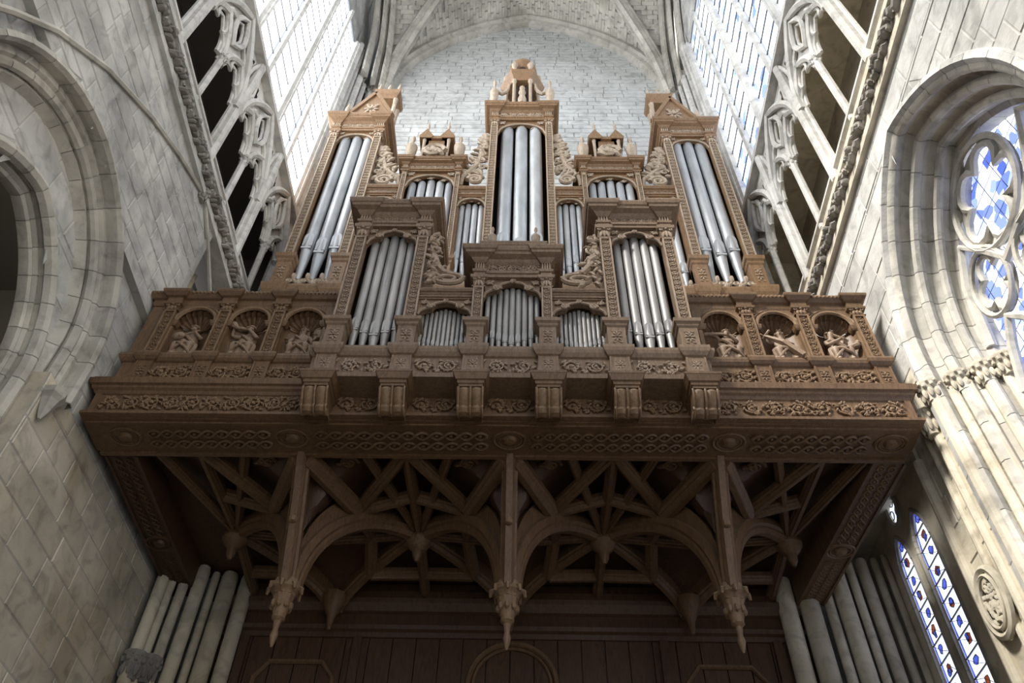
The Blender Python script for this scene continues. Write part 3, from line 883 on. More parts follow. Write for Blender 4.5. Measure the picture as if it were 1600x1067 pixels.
for s in (-1, 1):
    bar(m, WR, [(4.28 + s * 1.2, 8.0), (4.28 + s * 1.05, 8.75), (4.28 + s * .78, 9.12), (4.28 + s * .55, 8.75), (4.28 + s * .36, 8.35), (4.28, 8.4)], .055, 7, D3 - .05)
    bar(m, WR, [(4.28 + s * .95, 9.1), (4.28 + s * .65, 9.55), (4.28 + s * .2, 9.75), (4.28, 9.85)], .05, 7, D3 - .05)
    bar(m, WR, [(4.28 + s * 1.15, 7.3), (4.28 + s * .96, 7.75), (4.28 + s * .78, 7.98), (4.28 + s * .60, 7.75), (4.28 + s * .41, 7.3)], .05, 7, D3 - .05)
bar(m, WR, [(4.28 - .38, 7.3), (4.28 - .2, 7.62), (4.28, 7.8), (4.28 + .2, 7.62), (4.28 + .38, 7.3)], .05, 7, D3 - .05)
m.build('tracery', 'moulding', w3, True)
for y in (4.28 - .40, 4.28 + .40):
    m = MB(); bar(m, WR, [(y, 4), (y, 7.35)], .07, 8, D3 - .05); m.build('mullion', 'moulding', w3, True)

# ------------------------------------------------------------------ lower right recess with stained lancets
w4 = struct('window_4', 'narrow paired lancets of stained glass low beside the gallery')
def WQ(u, v, d): return (4.62 + d, u, v)
L1, L2 = arch_iv(8.40, .15, 7.45, .38, 3), arch_iv(7.84, .17, 7.38, .42, 3)
def two(z): return None
m = MB()
for i in range(60):                         # wall with the two lancet openings
    z0 = 3 + 5.6 * i / 60; z1 = 3 + 5.6 * (i + 1) / 60
    for q in split_row(6.5, 8.10, z0, z1, L2) + split_row(8.10, 9.7, z0, z1, L1):
        m.add([WQ(q[0], z0, 0), WQ(q[1], z0, 0), WQ(q[3], z1, 0), WQ(q[2], z1, 0)], [(0, 1, 2, 3)])
m.build('recess_wall', 'stone_warm', w4)
for c, hw, zs, ri in ((8.40, .15, 7.45, .38), (7.84, .17, 7.38, .42)):
    sweep_arch('lancet_frame', w4, WQ, c, hw + .05, zs, ri + .07, 3.2, [(-.01, .005), (.0, -.025), (.03, -.025), (.045, .012)], 'moulding')
    rows = 15
    for i in range(rows):
        z0 = 4.6 + (zs + ri - 4.6) * i / rows; z1 = 4.6 + (zs + ri - 4.6) * (i + 1) / rows
        iv = arch_iv(c, hw, zs, ri, 0); a = iv(z0); b = iv(z1 - 1e-3) or (c, c)
        if not a: continue
        MB().add([WQ(a[0], z0 + .01, .02), WQ(a[1], z0 + .01, .02), WQ(b[1], z1 - .01, .02), WQ(b[0], z1 - .01, .02)], [(0, 1, 2, 3)]).build('pane', 'glass_low', w4)
        m = MB(); bar(m, WQ, [(a[0], z0), (a[1], z0)], .008, 4, .012); m.build('saddle_bar', 'iron', w4)
        rq = random.Random(i * 7 + int(c * 10)); cz = (z0 + z1) / 2
        for kk, col in ((0, 'glass_red' if i % 2 else 'glass_blue'), (1, 'glass_blue')):
            if kk and i % 2 == 0: continue
            cu = c + hw * rq.uniform(-.25, .25); cv = cz + (.035 if kk else -.01) * rq.choice((-1, 1))
            pp = [(cu + hw * (.34 if not kk else .24) * rq.uniform(.6, 1.2) * cos(k * pi / 4), cv + .055 * rq.uniform(.6, 1.25) * sin(k * pi / 4)) for k in range(8)]
            MB().add([WQ(u, v, .016 - .001 * kk) for u, v in pp], [tuple(range(8))]).build('medallion_pane', col, w4)
            m = MB(); m.tube([WQ(u, v, .014) for u, v in pp], .005, 4, True); m.build('lead_came', 'iron', w4)
        m = MB(); m.tube([WQ(a[0], z0, .017), WQ(c, cz + rq.uniform(-.04, .04), .017), WQ(b[1], z1, .017)], .0035, 4); m.build('lead_came', 'iron', w4)
        for s in (-1, 1):                   # coloured border strips
            e0 = a[0] if s < 0 else a[1]; e1 = b[0] if s < 0 else b[1]
            MB().add([WQ(e0, z0 + .01, .017), WQ(e0 - s * .035, z0 + .01, .017), WQ(e1 - s * .035, z1 - .01, .017), WQ(e1, z1 - .01, .017)], [(0, 1, 2, 3)]).build('border_pane', 'glass_red' if s < 0 and i % 2 else 'glass_blue', w4)
m = MB(); m.add([WQ(8.18 + .12 * cos(a), 8.12 + .20 * sin(a), -.01) for a in [k * pi / 6 for k in range(12)]], [tuple(range(12))]); m.build('trefoil_pane', 'glass_low', w4)
m = MB()
m.tube([WQ(8.18 + .13 * cos(a), 8.12 + .21 * sin(a), -.02) for a in [k * pi / 9 for k in range(18)]], .035, 6, True); m.build('trefoil_frame', 'moulding', w4, True)
m = MB()
for (u, v) in ((8.10, 8.05), (8.25, 8.08), (8.17, 8.22)):
    m.tube([WQ(u + .05 * cos(a), v + .06 * sin(a), -.02) for a in [k * pi / 5 for k in range(10)]], .008, 4, True)
m.build('lead_came', 'iron', w4)

# clustered shafts in the two west corners under the gallery
def cluster(parent, pts, z1, cap=None):
    for x, y, r in pts:
        MB().lathe(x, y, [(r, 0), (r, z1 - .06), (r * .85, z1)], 12, 0).build('shaft', 'stone_warm', parent, True)
cluster(wl, [(-4.10, 8.58, .07), (-4.02, 8.66, .05), (-3.90, 8.72, .06), (-3.74, 8.78, .08), (-3.62, 8.90, .05), (-3.45, 8.92, .10), (-3.24, 8.98, .09)], 7.6)
m = MB(); leafy_capital(m, -4.08, 8.60, 6.05, .10, .30); leafy_capital(m, -3.94, 8.68, 6.05, .09, .30); m.build('capital', 'foliage_stone', wl, True)
MB().add([WQ(6.5, 8.2, -.5), WQ(9.7, 8.2, -.5), WQ(9.7, 8.2, .5), WQ(6.5, 8.2, .5)], [(0, 1, 2, 3)]).build('recess_soffit', 'stone_warm', w4)
cluster(wr, [(3.30, 8.98, .11), (3.56, 8.95, .12), (3.80, 8.94, .06), (3.98, 8.92, .10), (4.16, 8.9, .05), (4.32, 8.90, .07), (4.48, 8.88, .05), (4.58, 8.80, .04)], 7.9)

# ------------------------------------------------------------------ organ building blocks
ORD = ['first', 'second', 'third', 'fourth', 'fifth', 'sixth', 'seventh', 'eighth', 'ninth', 'tenth', 'eleventh']

def pipe(label, group, x, y, r, zf, zm, zt, mat, slant=0.0):
    """flue pipe: body, conical foot, raised upper lip over a dark mouth"""
    o = thing('organ_pipe', label, 'organ pipe', group)
    MB().lathe(x, y, [(r, 0), (r, zt - zm), (r * .93, zt - zm + .012), (r * .8, zt - zm + .004)], 14, zm).build('body', mat, o, True)
    MB().lathe(x, y, [(r * .30, 0), (r * .42, (zm - zf) * .25), (r * .98, zm - zf - .006), (r * .98, zm - zf)], 14, zf).build('foot', mat, o, True)
    w = r * .82; hh = r * 4.0
    poly = [(x - w, zm + r * .40), (x + w, zm + r * .40)] + [(x + w * cos(a), zm + hh - r * 1.3 + r * 1.3 * sin(a)) for a in [pi * k / 8 for k in range(9)]]
    lp = MB().prism(poly, 0, 1)                 # leaf sinks inwards towards the mouth
    lp.xf(lambda X, Y, Z: (X, (y - r * (.80 + .20 * min(1, max(0, (Z - zm) / hh)))) if Y < .5 else y - r * .2, Z))
    lp.build('upper_lip', mat, o)
    MB().prism([(x - w, zm + r * .08), (x + w, zm + r * .08), (x + w, zm + r * .41), (x - w, zm + r * .41)], y - r * .93, y - r * .3).build('mouth', 'slot', o)
    MB().prism([(x - w, zm - r * .35), (x + w, zm - r * .35), (x + w, zm + r * .10), (x - w, zm + r * .10)], y - r * 1.02, y - r * .3).build('lower_lip', mat, o)
    return o

def head_curve(x0, x1, zs, za, kind, n=20):
    c = (x0 + x1) / 2; h = (x1 - x0) / 2; out = []
    for i in range(n + 1):
        u = -1 + 2 * i / n; a = abs(u)
        if kind == 'round': z = zs + (za - zs) * sqrt(max(0, 1 - u * u))
        else:
            if a > .52: t = (a - .52) / .48; z = zs + (za - zs) * .52 * sqrt(max(0, 1 - t * t))
            else: z = zs + (za - zs) * (.58 + .42 * sqrt(max(0, 1 - (a / .52) ** 2)) if a < .50 else .52)
        out.append((c + h * u, z))
    return out

def arch_head(root, x0, x1, zs, za, zt, y0, kind, wood, carve_mat, tower=True):
    cur = head_curve(x0, x1, zs, za, kind)
    m = MB(); n = len(cur)
    for i in range(n - 1):
        (a, za_), (b, zb_) = cur[i], cur[i + 1]
        m.add([(a, y0, za_), (b, y0, zb_), (b, y0, zt), (a, y0, zt), (a, y0 + .07, za_), (b, y0 + .07, zb_)], [(0, 1, 2, 3), (0, 4, 5, 1)])
    m.build('arch_head', wood, root)
    m = MB(); m.tube([(a, y0 - .008, z) for a, z in cur], .016, 6); m.build('archivolt', carve_mat, root, True)
    w = x1 - x0
    if kind == 'lobed':
        for s in (-1, 1):
            cx = (x0 + x1) / 2 + s * w * .27
            carving('spandrel', w * .24, w * .17, root, (cx, y0 - .02, zs + (za - zs) * .30), carve_mat)
            carving('spandrel', w * .20, (zt - zs) * .42, root, ((x0 + x1) / 2 + s * w * .40, y0 - .005, zs + (za - zs) * .66), carve_mat)
        carving('spandrel', w * .16, w * .10, root, ((x0 + x1) / 2, y0 - .015, za - w * .05), carve_mat)
    else:
        for s in (-1, 0, 1):
            cx = (x0 + x1) / 2 + s * w * .27
            carving('spandrel', w * .17, w * .14, root, (cx, y0 + .05, (za if s == 0 else zs + (za - zs) * .80) - w * .11), carve_mat)
        for s in (-1, 1):
            carving('spandrel', w * .18, (zt - zs) * .40, root, ((x0 + x1) / 2 + s * w * .41, y0 - .004, zs + (za - zs) * .78), carve_mat)

def pilaster(root, x, w, y, z0, z1, wood, cm):
    o = MB().box(x - w / 2, x + w / 2, y, y + .12, z0, z1).build('pilaster', wood, root)
    e = w * .15; d = .02
    for s in (-1, 1):
        xa = x + s * (w / 2 - e / 2)
        MB().box(xa - e / 2, xa + e / 2, y - d, y + .002, z0, z1).build('border', cm, o)
    for za in (z0, z1 - e): MB().box(x - w / 2 + e, x + w / 2 - e, y - d, y + .002, za, za + e).build('border', cm, o)
    h = z1 - z0 - 3 * e
    carving('candelabra', w * .72, h, o, (x, y - .001, z0 + 1.5 * e), cm)
    return o

def pedestal(root, x, w, y, z0, z1, wood, cm):
    h = z1 - z0
    p = MB().stack(x - w / 2, x + w / 2, y, y + .2, [(z0, .012), (z0 + h * .08, .012), (z0 + h * .11, 0), (z0 + h * .76, 0), (z0 + h * .80, .018), (z0 + h * .86, .022), (z0 + h * .90, .045), (z0 + h, .05)])
    o = p.build('pedestal', wood, root)
    carving('rosette', w * .72, h * .52, o, (x, y - .001, z0 + h * .17), cm)
    return o

def capital(root, x, w, y, z0, z1, wood, cm):
    h = z1 - z0
    p = MB().stack(x - w / 2, x + w / 2, y, y + .12, [(z0, .018), (z0 + h * .08, .018), (z0 + h * .1, -.004), (z0 + h * .7, .01), (z0 + h * .78, .035), (z1, .04)])
    o = p.build('capital', wood, root)
    carving('capital', w * 1.12, h * .86, o, (x, y - .008, z0 + h * .06), cm)
    return o

def entablature(root, x0, x1, pil, y, yb, z0, za, zf, zt, p, wood, cm, slots=()):
    """architrave, frieze and cornice, breaking forward over the pilasters pil = [(x, w)]"""
    dz = zt - zf
    def prof(a, b, e): return [(z, q + e) for z, q in ((a, 0), (a + (b - a) * .55, 0), (a + (b - a) * .6, .015), (b, .02))]
    m = MB().stack(x0, x1, y, yb, prof(z0, za, 0))
    for x, w in pil: m.stack(x - w / 2, x + w / 2, y - .025, y + .1, prof(z0, za, .004))
    m.build('architrave', wood, root)
    m = MB().stack(x0, x1, y + .005, yb, [(za, 0), (zf, 0)])
    for x, w in pil: m.stack(x - w / 2, x + w / 2, y - .02, y + .1, [(za, 0), (zf, 0)])
    fr = m.build('frieze', wood, root)
    if zf - za > .03:
        ww = x1 - x0 - 2 * (pil[0][1] if pil else .02) - .06
        carving('rinceau', ww, (zf - za) * .9, fr, ((x0 + x1) / 2, y + .004, za + (zf - za) * .05), cm)
        for x, w in pil:
            mm = MB()
            for k in range(4): mm.box(x - w * .42 + w * .24 * k, x - w * .42 + w * .24 * k + w * .12, y - .036, y - .02, za + .005, zf - .004)
            mm.build('triglyph', cm, fr, kind='stuff')
    lv = [(zf, 0), (zf + dz * .14, p * .18), (zf + dz * .30, p * .30), (zf + dz * .42, p * .72), (zf + dz * .62, p * .78), (zf + dz * .66, p * .88), (zf + dz * .9, p), (zt, p)]
    m = MB().stack(x0, x1, y, yb, lv)
    for x, w in pil: m.stack(x - w / 2, x + w / 2, y - .035, y + .3, [(z, q * .97) for z, q in lv])
    m.build('cornice', wood, root)

def bay(name, label, cat, group, x0, x1, y, yb, z0, zped, zp1, zcap, za, zf, zt, wp, p, kind, zs, zapex, wood, cm, head_y=.05, feet=None, sides=True, ped_w=None):
    """one pipe tower: pedestals, pilasters, capitals, arched head, entablature, sides"""
    root = thing(name, label, cat, group)
    xl, xr = x0 + wp / 2, x1 - wp / 2
    pw = ped_w or wp * 1.45
    for s, x in ((-1, xl), (1, xr)):
        pedestal(root, x, pw, y - .03, z0, zped, wood, cm)
        pilaster(root, x, wp, y, zped, zp1, cm if False else wood, cm)
        capital(root, x, wp, y - .004, zp1, zcap, wood, cm)
    if sides:
        for x in (x0 + .015, x1 - .045):
            m = MB().box(x, x + .03, y + .10, yb, z0, zcap)
            for k in range(3):
                ya = y + .16 + (yb - y - .2) * k / 3
                m.box(x - .008, x + .038, ya, ya + .03, z0, zcap)
            m.build('side_panel', wood, root)
    MB().box(x0 + .05, x1 - .05, yb - .04, yb, z0, zt).build('case_back', 'inside', root)
    arch_head(root, x0 + wp - .005, x1 - wp + .005, zs, zapex, zcap + .01, y + head_y, kind, wood, cm)
    entablature(root, x0, x1, [(xl, wp), (xr, wp)], y, yb, zcap, za, zf, zt, p, wood, cm)
    if feet: carving('cresting', x1 - x0 - 2 * wp - .06, feet, root, ((x0 + x1) / 2, y + .04, z0 + .01), cm)
    return root

def flat(name, label, cat, group, x0, x1, y, yb, z0, zs, zapex, zb, zt, p, kind, wood, cm, feet=None):
    root = thing(name, label, cat, group)
    arch_head(root, x0, x1, zs, zapex, zb, y + .02, kind, wood, cm)
    for x in (x0, x1 - .035): MB().box(x, x + .035, y + .025, y + .12, z0, zs).build('stile', wood, root)
    entablature(root, x0, x1, [], y, yb, zb, zb + (zt - zb) * .28, zb + (zt - zb) * .55, zt, p, wood, cm)
    MB().box(x0, x1, yb - .04, yb, z0, zt).build('case_back', 'inside', root)
    if feet: carving('cresting', x1 - x0 - .05, feet, root, ((x0 + x1) / 2, y + .03, z0 + .01), cm)
    return root

def urn(x, y, z, h, mat, label, group, q=.09):
    o = thing('urn', label, 'finial', group)
    r = h * q
    MB().lathe(x, y, [(r * 1.1, 0), (r * 1.1, h * .06), (r * .6, h * .10), (r * .45, h * .16), (r * .9, h * .24), (r * 1.15, h * .40), (r * 1.2, h * .50)], 12, z).build('bowl', mat, o, True)
    MB().lathe(x, y, [(r * 1.22, h * .50), (r * 1.25, h * .54), (r * .9, h * .60), (r * .35, h * .70), (r * .28, h * .76), (r * .48, h * .84), (r * .42, h * .92), (r * .08, h)], 12, z).build('lid', mat, o, True)
    return o

def scroll_wing(label, group, x_in, x_out, y, z0, z1, mat):
    """carved openwork wing: tall against the tower (x_in), falling to a volute at x_out"""
    o = thing('scroll_wing', label, 'carving', group)
    s = 1 if x_out > x_in else -1; w = abs(x_out - x_in); h = z1 - z0
    m = MB()
    main = [(x_in + s * w * .06, y, z1), (x_in + s * w * .22, y - .02, z0 + h * .80), (x_in + s * w * .30, y - .02, z0 + h * .60), (x_in + s * w * .42, y - .03, z0 + h * .42), (x_in + s * w * .70, y - .03, z0 + h * .30), (x_in + s * w * .95, y - .02, z0 + h * .22), (x_in + s * w * .98, y, z0 + h * .10)]
    m.tube(main, [.02, .035, .05, .05, .05, .045, .03], 6)
    m.build('stem', mat, o, True)
    m = MB()
    m.tube(spiral(x_in + s * w * .45, z0 + h * .16, w * .30, 1.8, 0 if s > 0 else pi, s, 22, .15, y - .04), taper(23, .045, .028), 6)
    m.build('volute', mat, o, True)
    m = MB(); rg = random.Random(int(abs(x_in * 100)))
    for k in range(74):
        t = rg.random() ** 1.1; z = z0 + h * (.22 + .74 * t)
        xm = w * (1.0 - .78 * t)
        x = x_in + s * rg.uniform(.02, max(.06, xm))
        m.blob((x, y - .03 + rg.uniform(-.02, .03), z), rg.uniform(.06, .12), .04, rg.uniform(.03, .05), s * rg.uniform(.3, 1.3))
    for k in range(5):
        m.tube(spiral(x_in + s * w * (.18 + .10 * (k % 2)), z0 + h * (.36 + .12 * k), .09 - .008 * k, 1.2, k, s if k % 2 else -s, 10, .2, y - .05), taper(11, .026, .015), 5)
    m.build('acanthus', mat, o, True, kind='stuff')
    return o

# ------------------------------------------------------------------ gallery
XL, XR = -4.13, 3.93
YG = 5.86
ga = thing('organ_gallery', 'carved brown oak gallery spanning the nave between the two walls', 'gallery')
XL2, XR2 = XL - .02, XR
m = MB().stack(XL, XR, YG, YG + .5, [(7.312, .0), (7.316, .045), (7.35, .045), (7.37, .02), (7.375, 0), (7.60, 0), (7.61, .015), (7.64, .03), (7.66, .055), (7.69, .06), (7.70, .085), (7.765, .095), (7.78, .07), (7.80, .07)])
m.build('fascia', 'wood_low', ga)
for s, (xa, xb) in enumerate(((XL + .10, -2.02), (2.02, XR - .10))):
    n = 2
    for k in range(n):
        a = xa + (xb - xa) * k / n; b = xa + (xb - xa) * (k + 1) / n
        carving('rinceau', b - a, .19, ga, ((a + b) / 2, YG - .002, 7.39), 'carve_low')
CX = [-1.85, -1.115, -.372, .372, 1.115, 1.85]
for k in range(5):
    carving('rinceau', .46, .19, ga, ((CX[k] + CX[k + 1]) / 2, YG - .002, 7.39), 'carve_low')
for x in (XL + .03, XR - .03): MB().box(x - .03, x + .03, YG - .015, YG, 7.37, 7.61).build('fascia_stile', 'wood_low', ga)
# consoles under the front case
for k, x in enumerate(CX):
    c = MB().stack(x - .115, x + .115, 5.53, YG, [(7.43, .0), (7.46, .0), (7.465, .012), (7.50, .015), (7.505, .03), (7.57, .055), (7.575, .06), (7.60, .06)]).build('console', 'wood_low', ga)
    # double-barrelled scroll body
    prof_ = [(5.555, 7.43), (5.545, 7.40), (5.56, 7.36), (5.60, 7.30), (5.635, 7.27), (5.63, 7.235), (5.66, 7.205), (5.71, 7.20), (5.75, 7.225), (5.76, 7.25)]
    for s in (-1, 1):
        vs = []; fs = []; nn = 9
        for (yy, zz) in prof_:
            for i in range(nn):
                t = i / (nn - 1); b = sin(pi * t)
                vs.append((x + s * (.012 + .098 * t), yy - .022 * b, zz - .010 * b))
        for i in range(len(prof_) - 1):
            for j in range(nn - 1):
                a = i * nn + j; fs.append((a, a + 1, a + nn + 1, a + nn))
        MB().add(vs, fs).build('scroll', 'carve_low', c, True)
    mm = MB()
    for xx, r in ((x - .115, .012), (x + .115, .012), (x, .013)):
        mm.tube([(xx, yy - .012, zz) for yy, zz in prof_], r, 5)
    mm.build('fillet', 'carve_low', c, True)
    for s in (-1, 1):
        MB().add([(x + s * .112, yy, zz) for yy, zz in prof_] + [(x + s * .112, YG, 7.25), (x + s * .112, YG, 7.43)], [tuple(range(12))]).build('cheek', 'wood_low', c)
    m = MB(); m.tube([(x - .125, 5.70, 7.235), (x + .125, 5.70, 7.235)], .038, 8); m.build('volute', 'carve_low', c, True)
# soffit: broad front beam with interlace and bosses, side beams
MB().box(XL + .01, XR - .01, YG + .02, 6.42, 7.305, 7.77).build('front_beam', 'wood_low', ga)
MB().box(XL, XR, 5.92, 5.945, 7.285, 7.306).build('soffit_bead', 'wood_low', ga)
MB().box(XL, XR, 6.355, 6.40, 7.280, 7.306).build('soffit_bead', 'wood_low', ga)
def medallion(x, y, mat='wood_low'):
    m = MB()
    m.tube([(x + .155 * cos(a), y + .125 * sin(a), 7.305) for a in [2 * pi * k / 26 for k in range(26)]], .018, 6, True)
    m.tube([(x + .118 * cos(a), y + .098 * sin(a), 7.305) for a in [2 * pi * k / 26 for k in range(26)]], .012, 6, True)
    me = m.build('medallion_ring', mat, ga, True)
    m = MB(); m.blob((x, y, 7.305), .075, .065, .055, 0, 12); m.build('medallion_knob', mat, ga, True)
RX = radians(90)
for x in (XL + .32, -2.15, 0.0, 2.15, XR - .2): medallion(x, 6.14)
for a, b in ((XL + .55, -2.36), (-1.93, -.22), (.21, 1.94), (2.36, XR - .42)):
    carving('guilloche', b - a, .30, ga, ((a + b) / 2, 6.30, 7.306), 'wood_low', (RX, 0, 0))
for s, (xa, ya, xb, yb) in enumerate(((3.80, 6.42, 3.58, 8.95), (-3.94, 6.42, -3.96, 8.95))):
    L = hypot(xb - xa, yb - ya); an = atan2(yb - ya, xb - xa)
    m = MB(); w = .17
    m.box(-.0, L, -w, w, 7.31, 7.80); m.box(0, L, -w, -w + .03, 7.29, 7.31); m.box(0, L, w - .03, w, 7.29, 7.31)
    m.xf(lambda x, y, z: (xa + x * cos(an) - y * sin(an), ya + x * sin(an) + y * cos(an), z))
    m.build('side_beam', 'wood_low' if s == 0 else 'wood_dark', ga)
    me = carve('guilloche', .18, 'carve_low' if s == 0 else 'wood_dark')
    for t, l in ((.27, 1.28), (.82, .80)):
        cx, cy = xa + (xb - xa) * t, ya + (yb - ya) * t
        nx, ny = -sin(an), cos(an)
        k = l * .18 * .5
        place('carving', me, ga, (cx + nx * .115, cy + ny * .115, 7.309), (l, l * .7, .23 / .18), (RX, 0, an), 'stuff')
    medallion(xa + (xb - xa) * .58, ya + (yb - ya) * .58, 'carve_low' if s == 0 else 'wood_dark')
MB().box(XL, XR, 6.42, 9.05, 7.86, 7.94).build('gallery_floor', 'wood_dark', ga)

# ------------------------------------------------------------------ gallery parapets with niches
YP = 5.95
def parapet(side, label):
    root = thing('parapet', label, 'parapet')
    s = side
    xa = s * 2.02; xb = XL + .02 if s < 0 else XR
    lo, hi = min(xa, xb), max(xa, xb)
    pils = [s * 2.62, s * 3.235, s * 3.86]
    nich = [s * 2.32, s * 2.93, s * 3.545]
    m = MB().stack(lo, hi, YP, YP + .22, [(7.80, .02), (7.85, .02), (7.86, 0), (8.19, 0), (8.20, .02), (8.23, .045), (8.27, .055), (8.285, .05), (8.30, .05)])
    for x in pils: m.stack(x - .085, x + .085, YP - .03, YP + .1, [(7.80, .02), (7.85, .02), (7.86, 0), (8.19, 0), (8.20, .02), (8.23, .045), (8.27, .055), (8.30, .05)])
    dado = m.build('dado', 'wood_low', root)
    for x in pils:
        carving('rosette', .12, .22, dado, (x, YP - .031, 7.92), 'carve_low')
        for q in (-.075, .075): MB().box(x + q - .01, x + q + .01, YP - .042, YP - .03, 7.87, 8.18).build('stile', 'wood_low', dado)
    for x in nich: carving('rinceau', .40, .20, dado, (x, YP - .002, 7.93), 'carve_low')
    # backing, niches
    for i, x in enumerate(nich):
        hw = .222
        l = pils[i - 1] if i else s * 2.02; r = pils[i]
        l, r = min(l, r), max(l, r)
        zs, za, zt = 8.86, 9.105, 9.19
        m = MB()
        cur = [(x + hw * cos(a), zs + (za - zs) * sin(a)) for a in [pi - pi * k / 14 for k in range(15)]]
        for k in range(14):
            (a, p), (b, q) = cur[k], cur[k + 1]
            m.add([(a, YP, p), (b, YP, q), (b, YP, zt), (a, YP, zt)], [(0, 1, 2, 3)])
        for q0, q1 in ((l, x - hw), (x + hw, r)):
            m.box(q0, q1, YP, YP + .2, 8.30, zt)
        ni = m.build('niche', 'wood_low', root)
        m = MB(); N = 12                      # concave back
        vs = []; fs = []
        for k in range(N + 1):
            a = pi * k / N
            for z in (8.30, zs + .015): vs.append((x - hw * cos(a), YP + .015 + .15 * sin(a), z))
        for k in range(N): fs.append((2 * k, 2 * k + 2, 2 * k + 3, 2 * k + 1))
        m.add(vs, fs); m.add([(x - hw, YP, 8.301), (x + hw, YP, 8.301), (x + hw, YP + .2, 8.301), (x - hw, YP + .2, 8.301)], [(0, 1, 2, 3)])
        m.build('niche_back', 'wood_low', ni, True)
        m = MB(); N = 18; vs = []; fs = []    # scallop shell in the half dome
        for k in range(N * 2 + 1):
            a = pi * k / (N * 2); rip = 1 - (.17 if k % 4 == 0 else (.05 if k % 4 in (1, 3) else 0))
            for t in (0, .35, .7, 1.0):
                e = t * pi / 2
                rr = cos(e * .999)
                vs.append((x - hw * cos(a) * sin(e) * rip, YP + .015 + .15 * cos(e) * rip, zs - .0 + (za - zs) * sin(a) * sin(e) * rip))
        for k in range(N * 2):
            for j in range(3):
                a = k * 4 + j; fs.append((a, a + 1, a + 5, a + 4))
        m.add(vs, fs).build('shell', 'wood_low', ni)
        m = MB()
        m.tube([(a, YP - .012, b) for a, b in cur], .024, 6)
        m.tube([(x + (hw + .045) * cos(a), YP - .006, zs + (za - zs + .045) * sin(a)) for a in [pi - pi * k / 14 for k in range(15)]], .012, 5)
        m.build('archivolt', 'carve_low', ni, True)
        for q in (-1, 1):
            MB().stack(x + q * (hw + .03) - .055, x + q * (hw + .03) + .055, YP - .015, YP + .05, [(8.80, 0), (8.82, .012), (8.86, .02), (8.875, .02)]).build('impost', 'wood_low', ni)
            MB().box(x + q * (hw + .028) - .02, x + q * (hw + .028) + .02, YP - .012, YP, 8.31, 8.79).build('niche_jamb', 'carve_low', ni)
    if s < 0: MB().box(lo, -3.94, YP + .01, YP + .2, 8.30, 9.19).build('end_panel', 'wood_low', root)
    for x in pils:
        pilaster(root, x, .135, YP - .03, 8.30, 9.03, 'wood_low', 'carve_low')
        capital(root, x, .135, YP - .034, 9.03, 9.16, 'wood_low', 'carve_low')
    lv = [(9.16, 0), (9.18, .01), (9.19, .012), (9.25, .012), (9.26, .04), (9.30, .075), (9.32, .08), (9.34, .08)]
    m = MB().stack(lo, hi, YP, YP + .25, lv)
    for x in pils: m.stack(x - .075, x + .075, YP - .045, YP + .1, lv)
    co = m.build('cornice', 'wood_low', root)
    mm = MB(); n = int((hi - lo) / .045)
    for k in range(n):
        xx = lo + (k + .5) * (hi - lo) / n
        if min(abs(xx - p) for p in pils) > .14: mm.blob((xx, YP - .082, 9.315), .014, .016, .022)
    mm.build('bead_moulding', 'carve_low', co, kind='stuff')
    return root
parapet(-1, 'shaded oak parapet with three figure niches against the grey wall')
parapet(1, 'sunlit oak parapet with three figure niches against the white wall')

# ------------------------------------------------------------------ front case (positive organ)
YF = 5.62
fb = thing('front_case_base', 'moulded oak base carrying the projecting front pipe case on six consoles', 'organ case')
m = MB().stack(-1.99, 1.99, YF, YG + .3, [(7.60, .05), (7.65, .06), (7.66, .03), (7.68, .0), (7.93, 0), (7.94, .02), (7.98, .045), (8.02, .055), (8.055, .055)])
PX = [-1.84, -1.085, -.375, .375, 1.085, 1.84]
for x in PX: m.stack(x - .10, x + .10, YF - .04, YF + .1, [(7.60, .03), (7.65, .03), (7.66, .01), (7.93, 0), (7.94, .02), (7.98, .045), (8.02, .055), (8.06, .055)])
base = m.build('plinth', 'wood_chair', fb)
for x in PX:
    carving('rosette', .13, .18, base, (x, YF - .041, 7.71), 'carve_chair')
    for q in (-.09, .09): MB().box(x + q - .01, x + q + .01, YF - .05, YF - .04, 7.67, 7.92).build('stile', 'wood_chair', base)
for a, b in zip(PX[:-1], PX[1:]):
    carving('rinceau', b - a - .24, .19, base, ((a + b) / 2, YF - .001, 7.70), 'carve_chair')

CM = 'carve_chair'
FT = [('shaded front tower', -1, 'tall oak pipe tower of the front case beside the shaded parapet'), ('sunlit front tower', 1, 'tall oak pipe tower of the front case beside the sunlit parapet')]
for nm, s, lab in FT:
    x0, x1 = (-1.90, -1.02) if s < 0 else (1.02, 1.90)
    r_ = bay('front_tower', lab, 'organ case', 'front case towers', x0, x1, YF, 6.45, 8.055, 8.51, 10.10, 10.35, 10.44, 10.54, 10.74, .135, .15, 'lobed', 10.02, 10.30, 'wood_chair', CM, ped_w=.19)
    xs = [-.222, -.113, 0, .113, .222]
    zm = [8.52, 8.475, 8.425, 8.475, 8.52]; zt = [10.2, 10.26, 10.34, 10.26, 10.2]
    c = (x0 + x1) / 2
    for k in range(5):
        pipe(f'{ORD[k]} tin pipe from the left in the {nm} of the front case', 'front tower pipes', c + xs[k], YF + .16, .056 if k == 2 else .050, 8.06, zm[k], zt[k], 'tin_dark')
r_ = bay('front_tower', 'low middle oak pipe tower of the front case with heavy cornice', 'organ case', 'front case towers', -.435, .435, YF, 6.35, 8.055, 8.50, 9.11, 9.31, 9.41, 9.54, 9.72, .115, .15, 'lobed', 8.98, 9.27, 'wood_chair', CM, ped_w=.175)
m = MB().stack(-.37, .37, YF + .0, 6.3, [(9.72, 0), (9.93, 0), (9.94, .015), (9.985, .03), (10.0, .03)]); m.build('attic_block', 'wood_chair', r_)
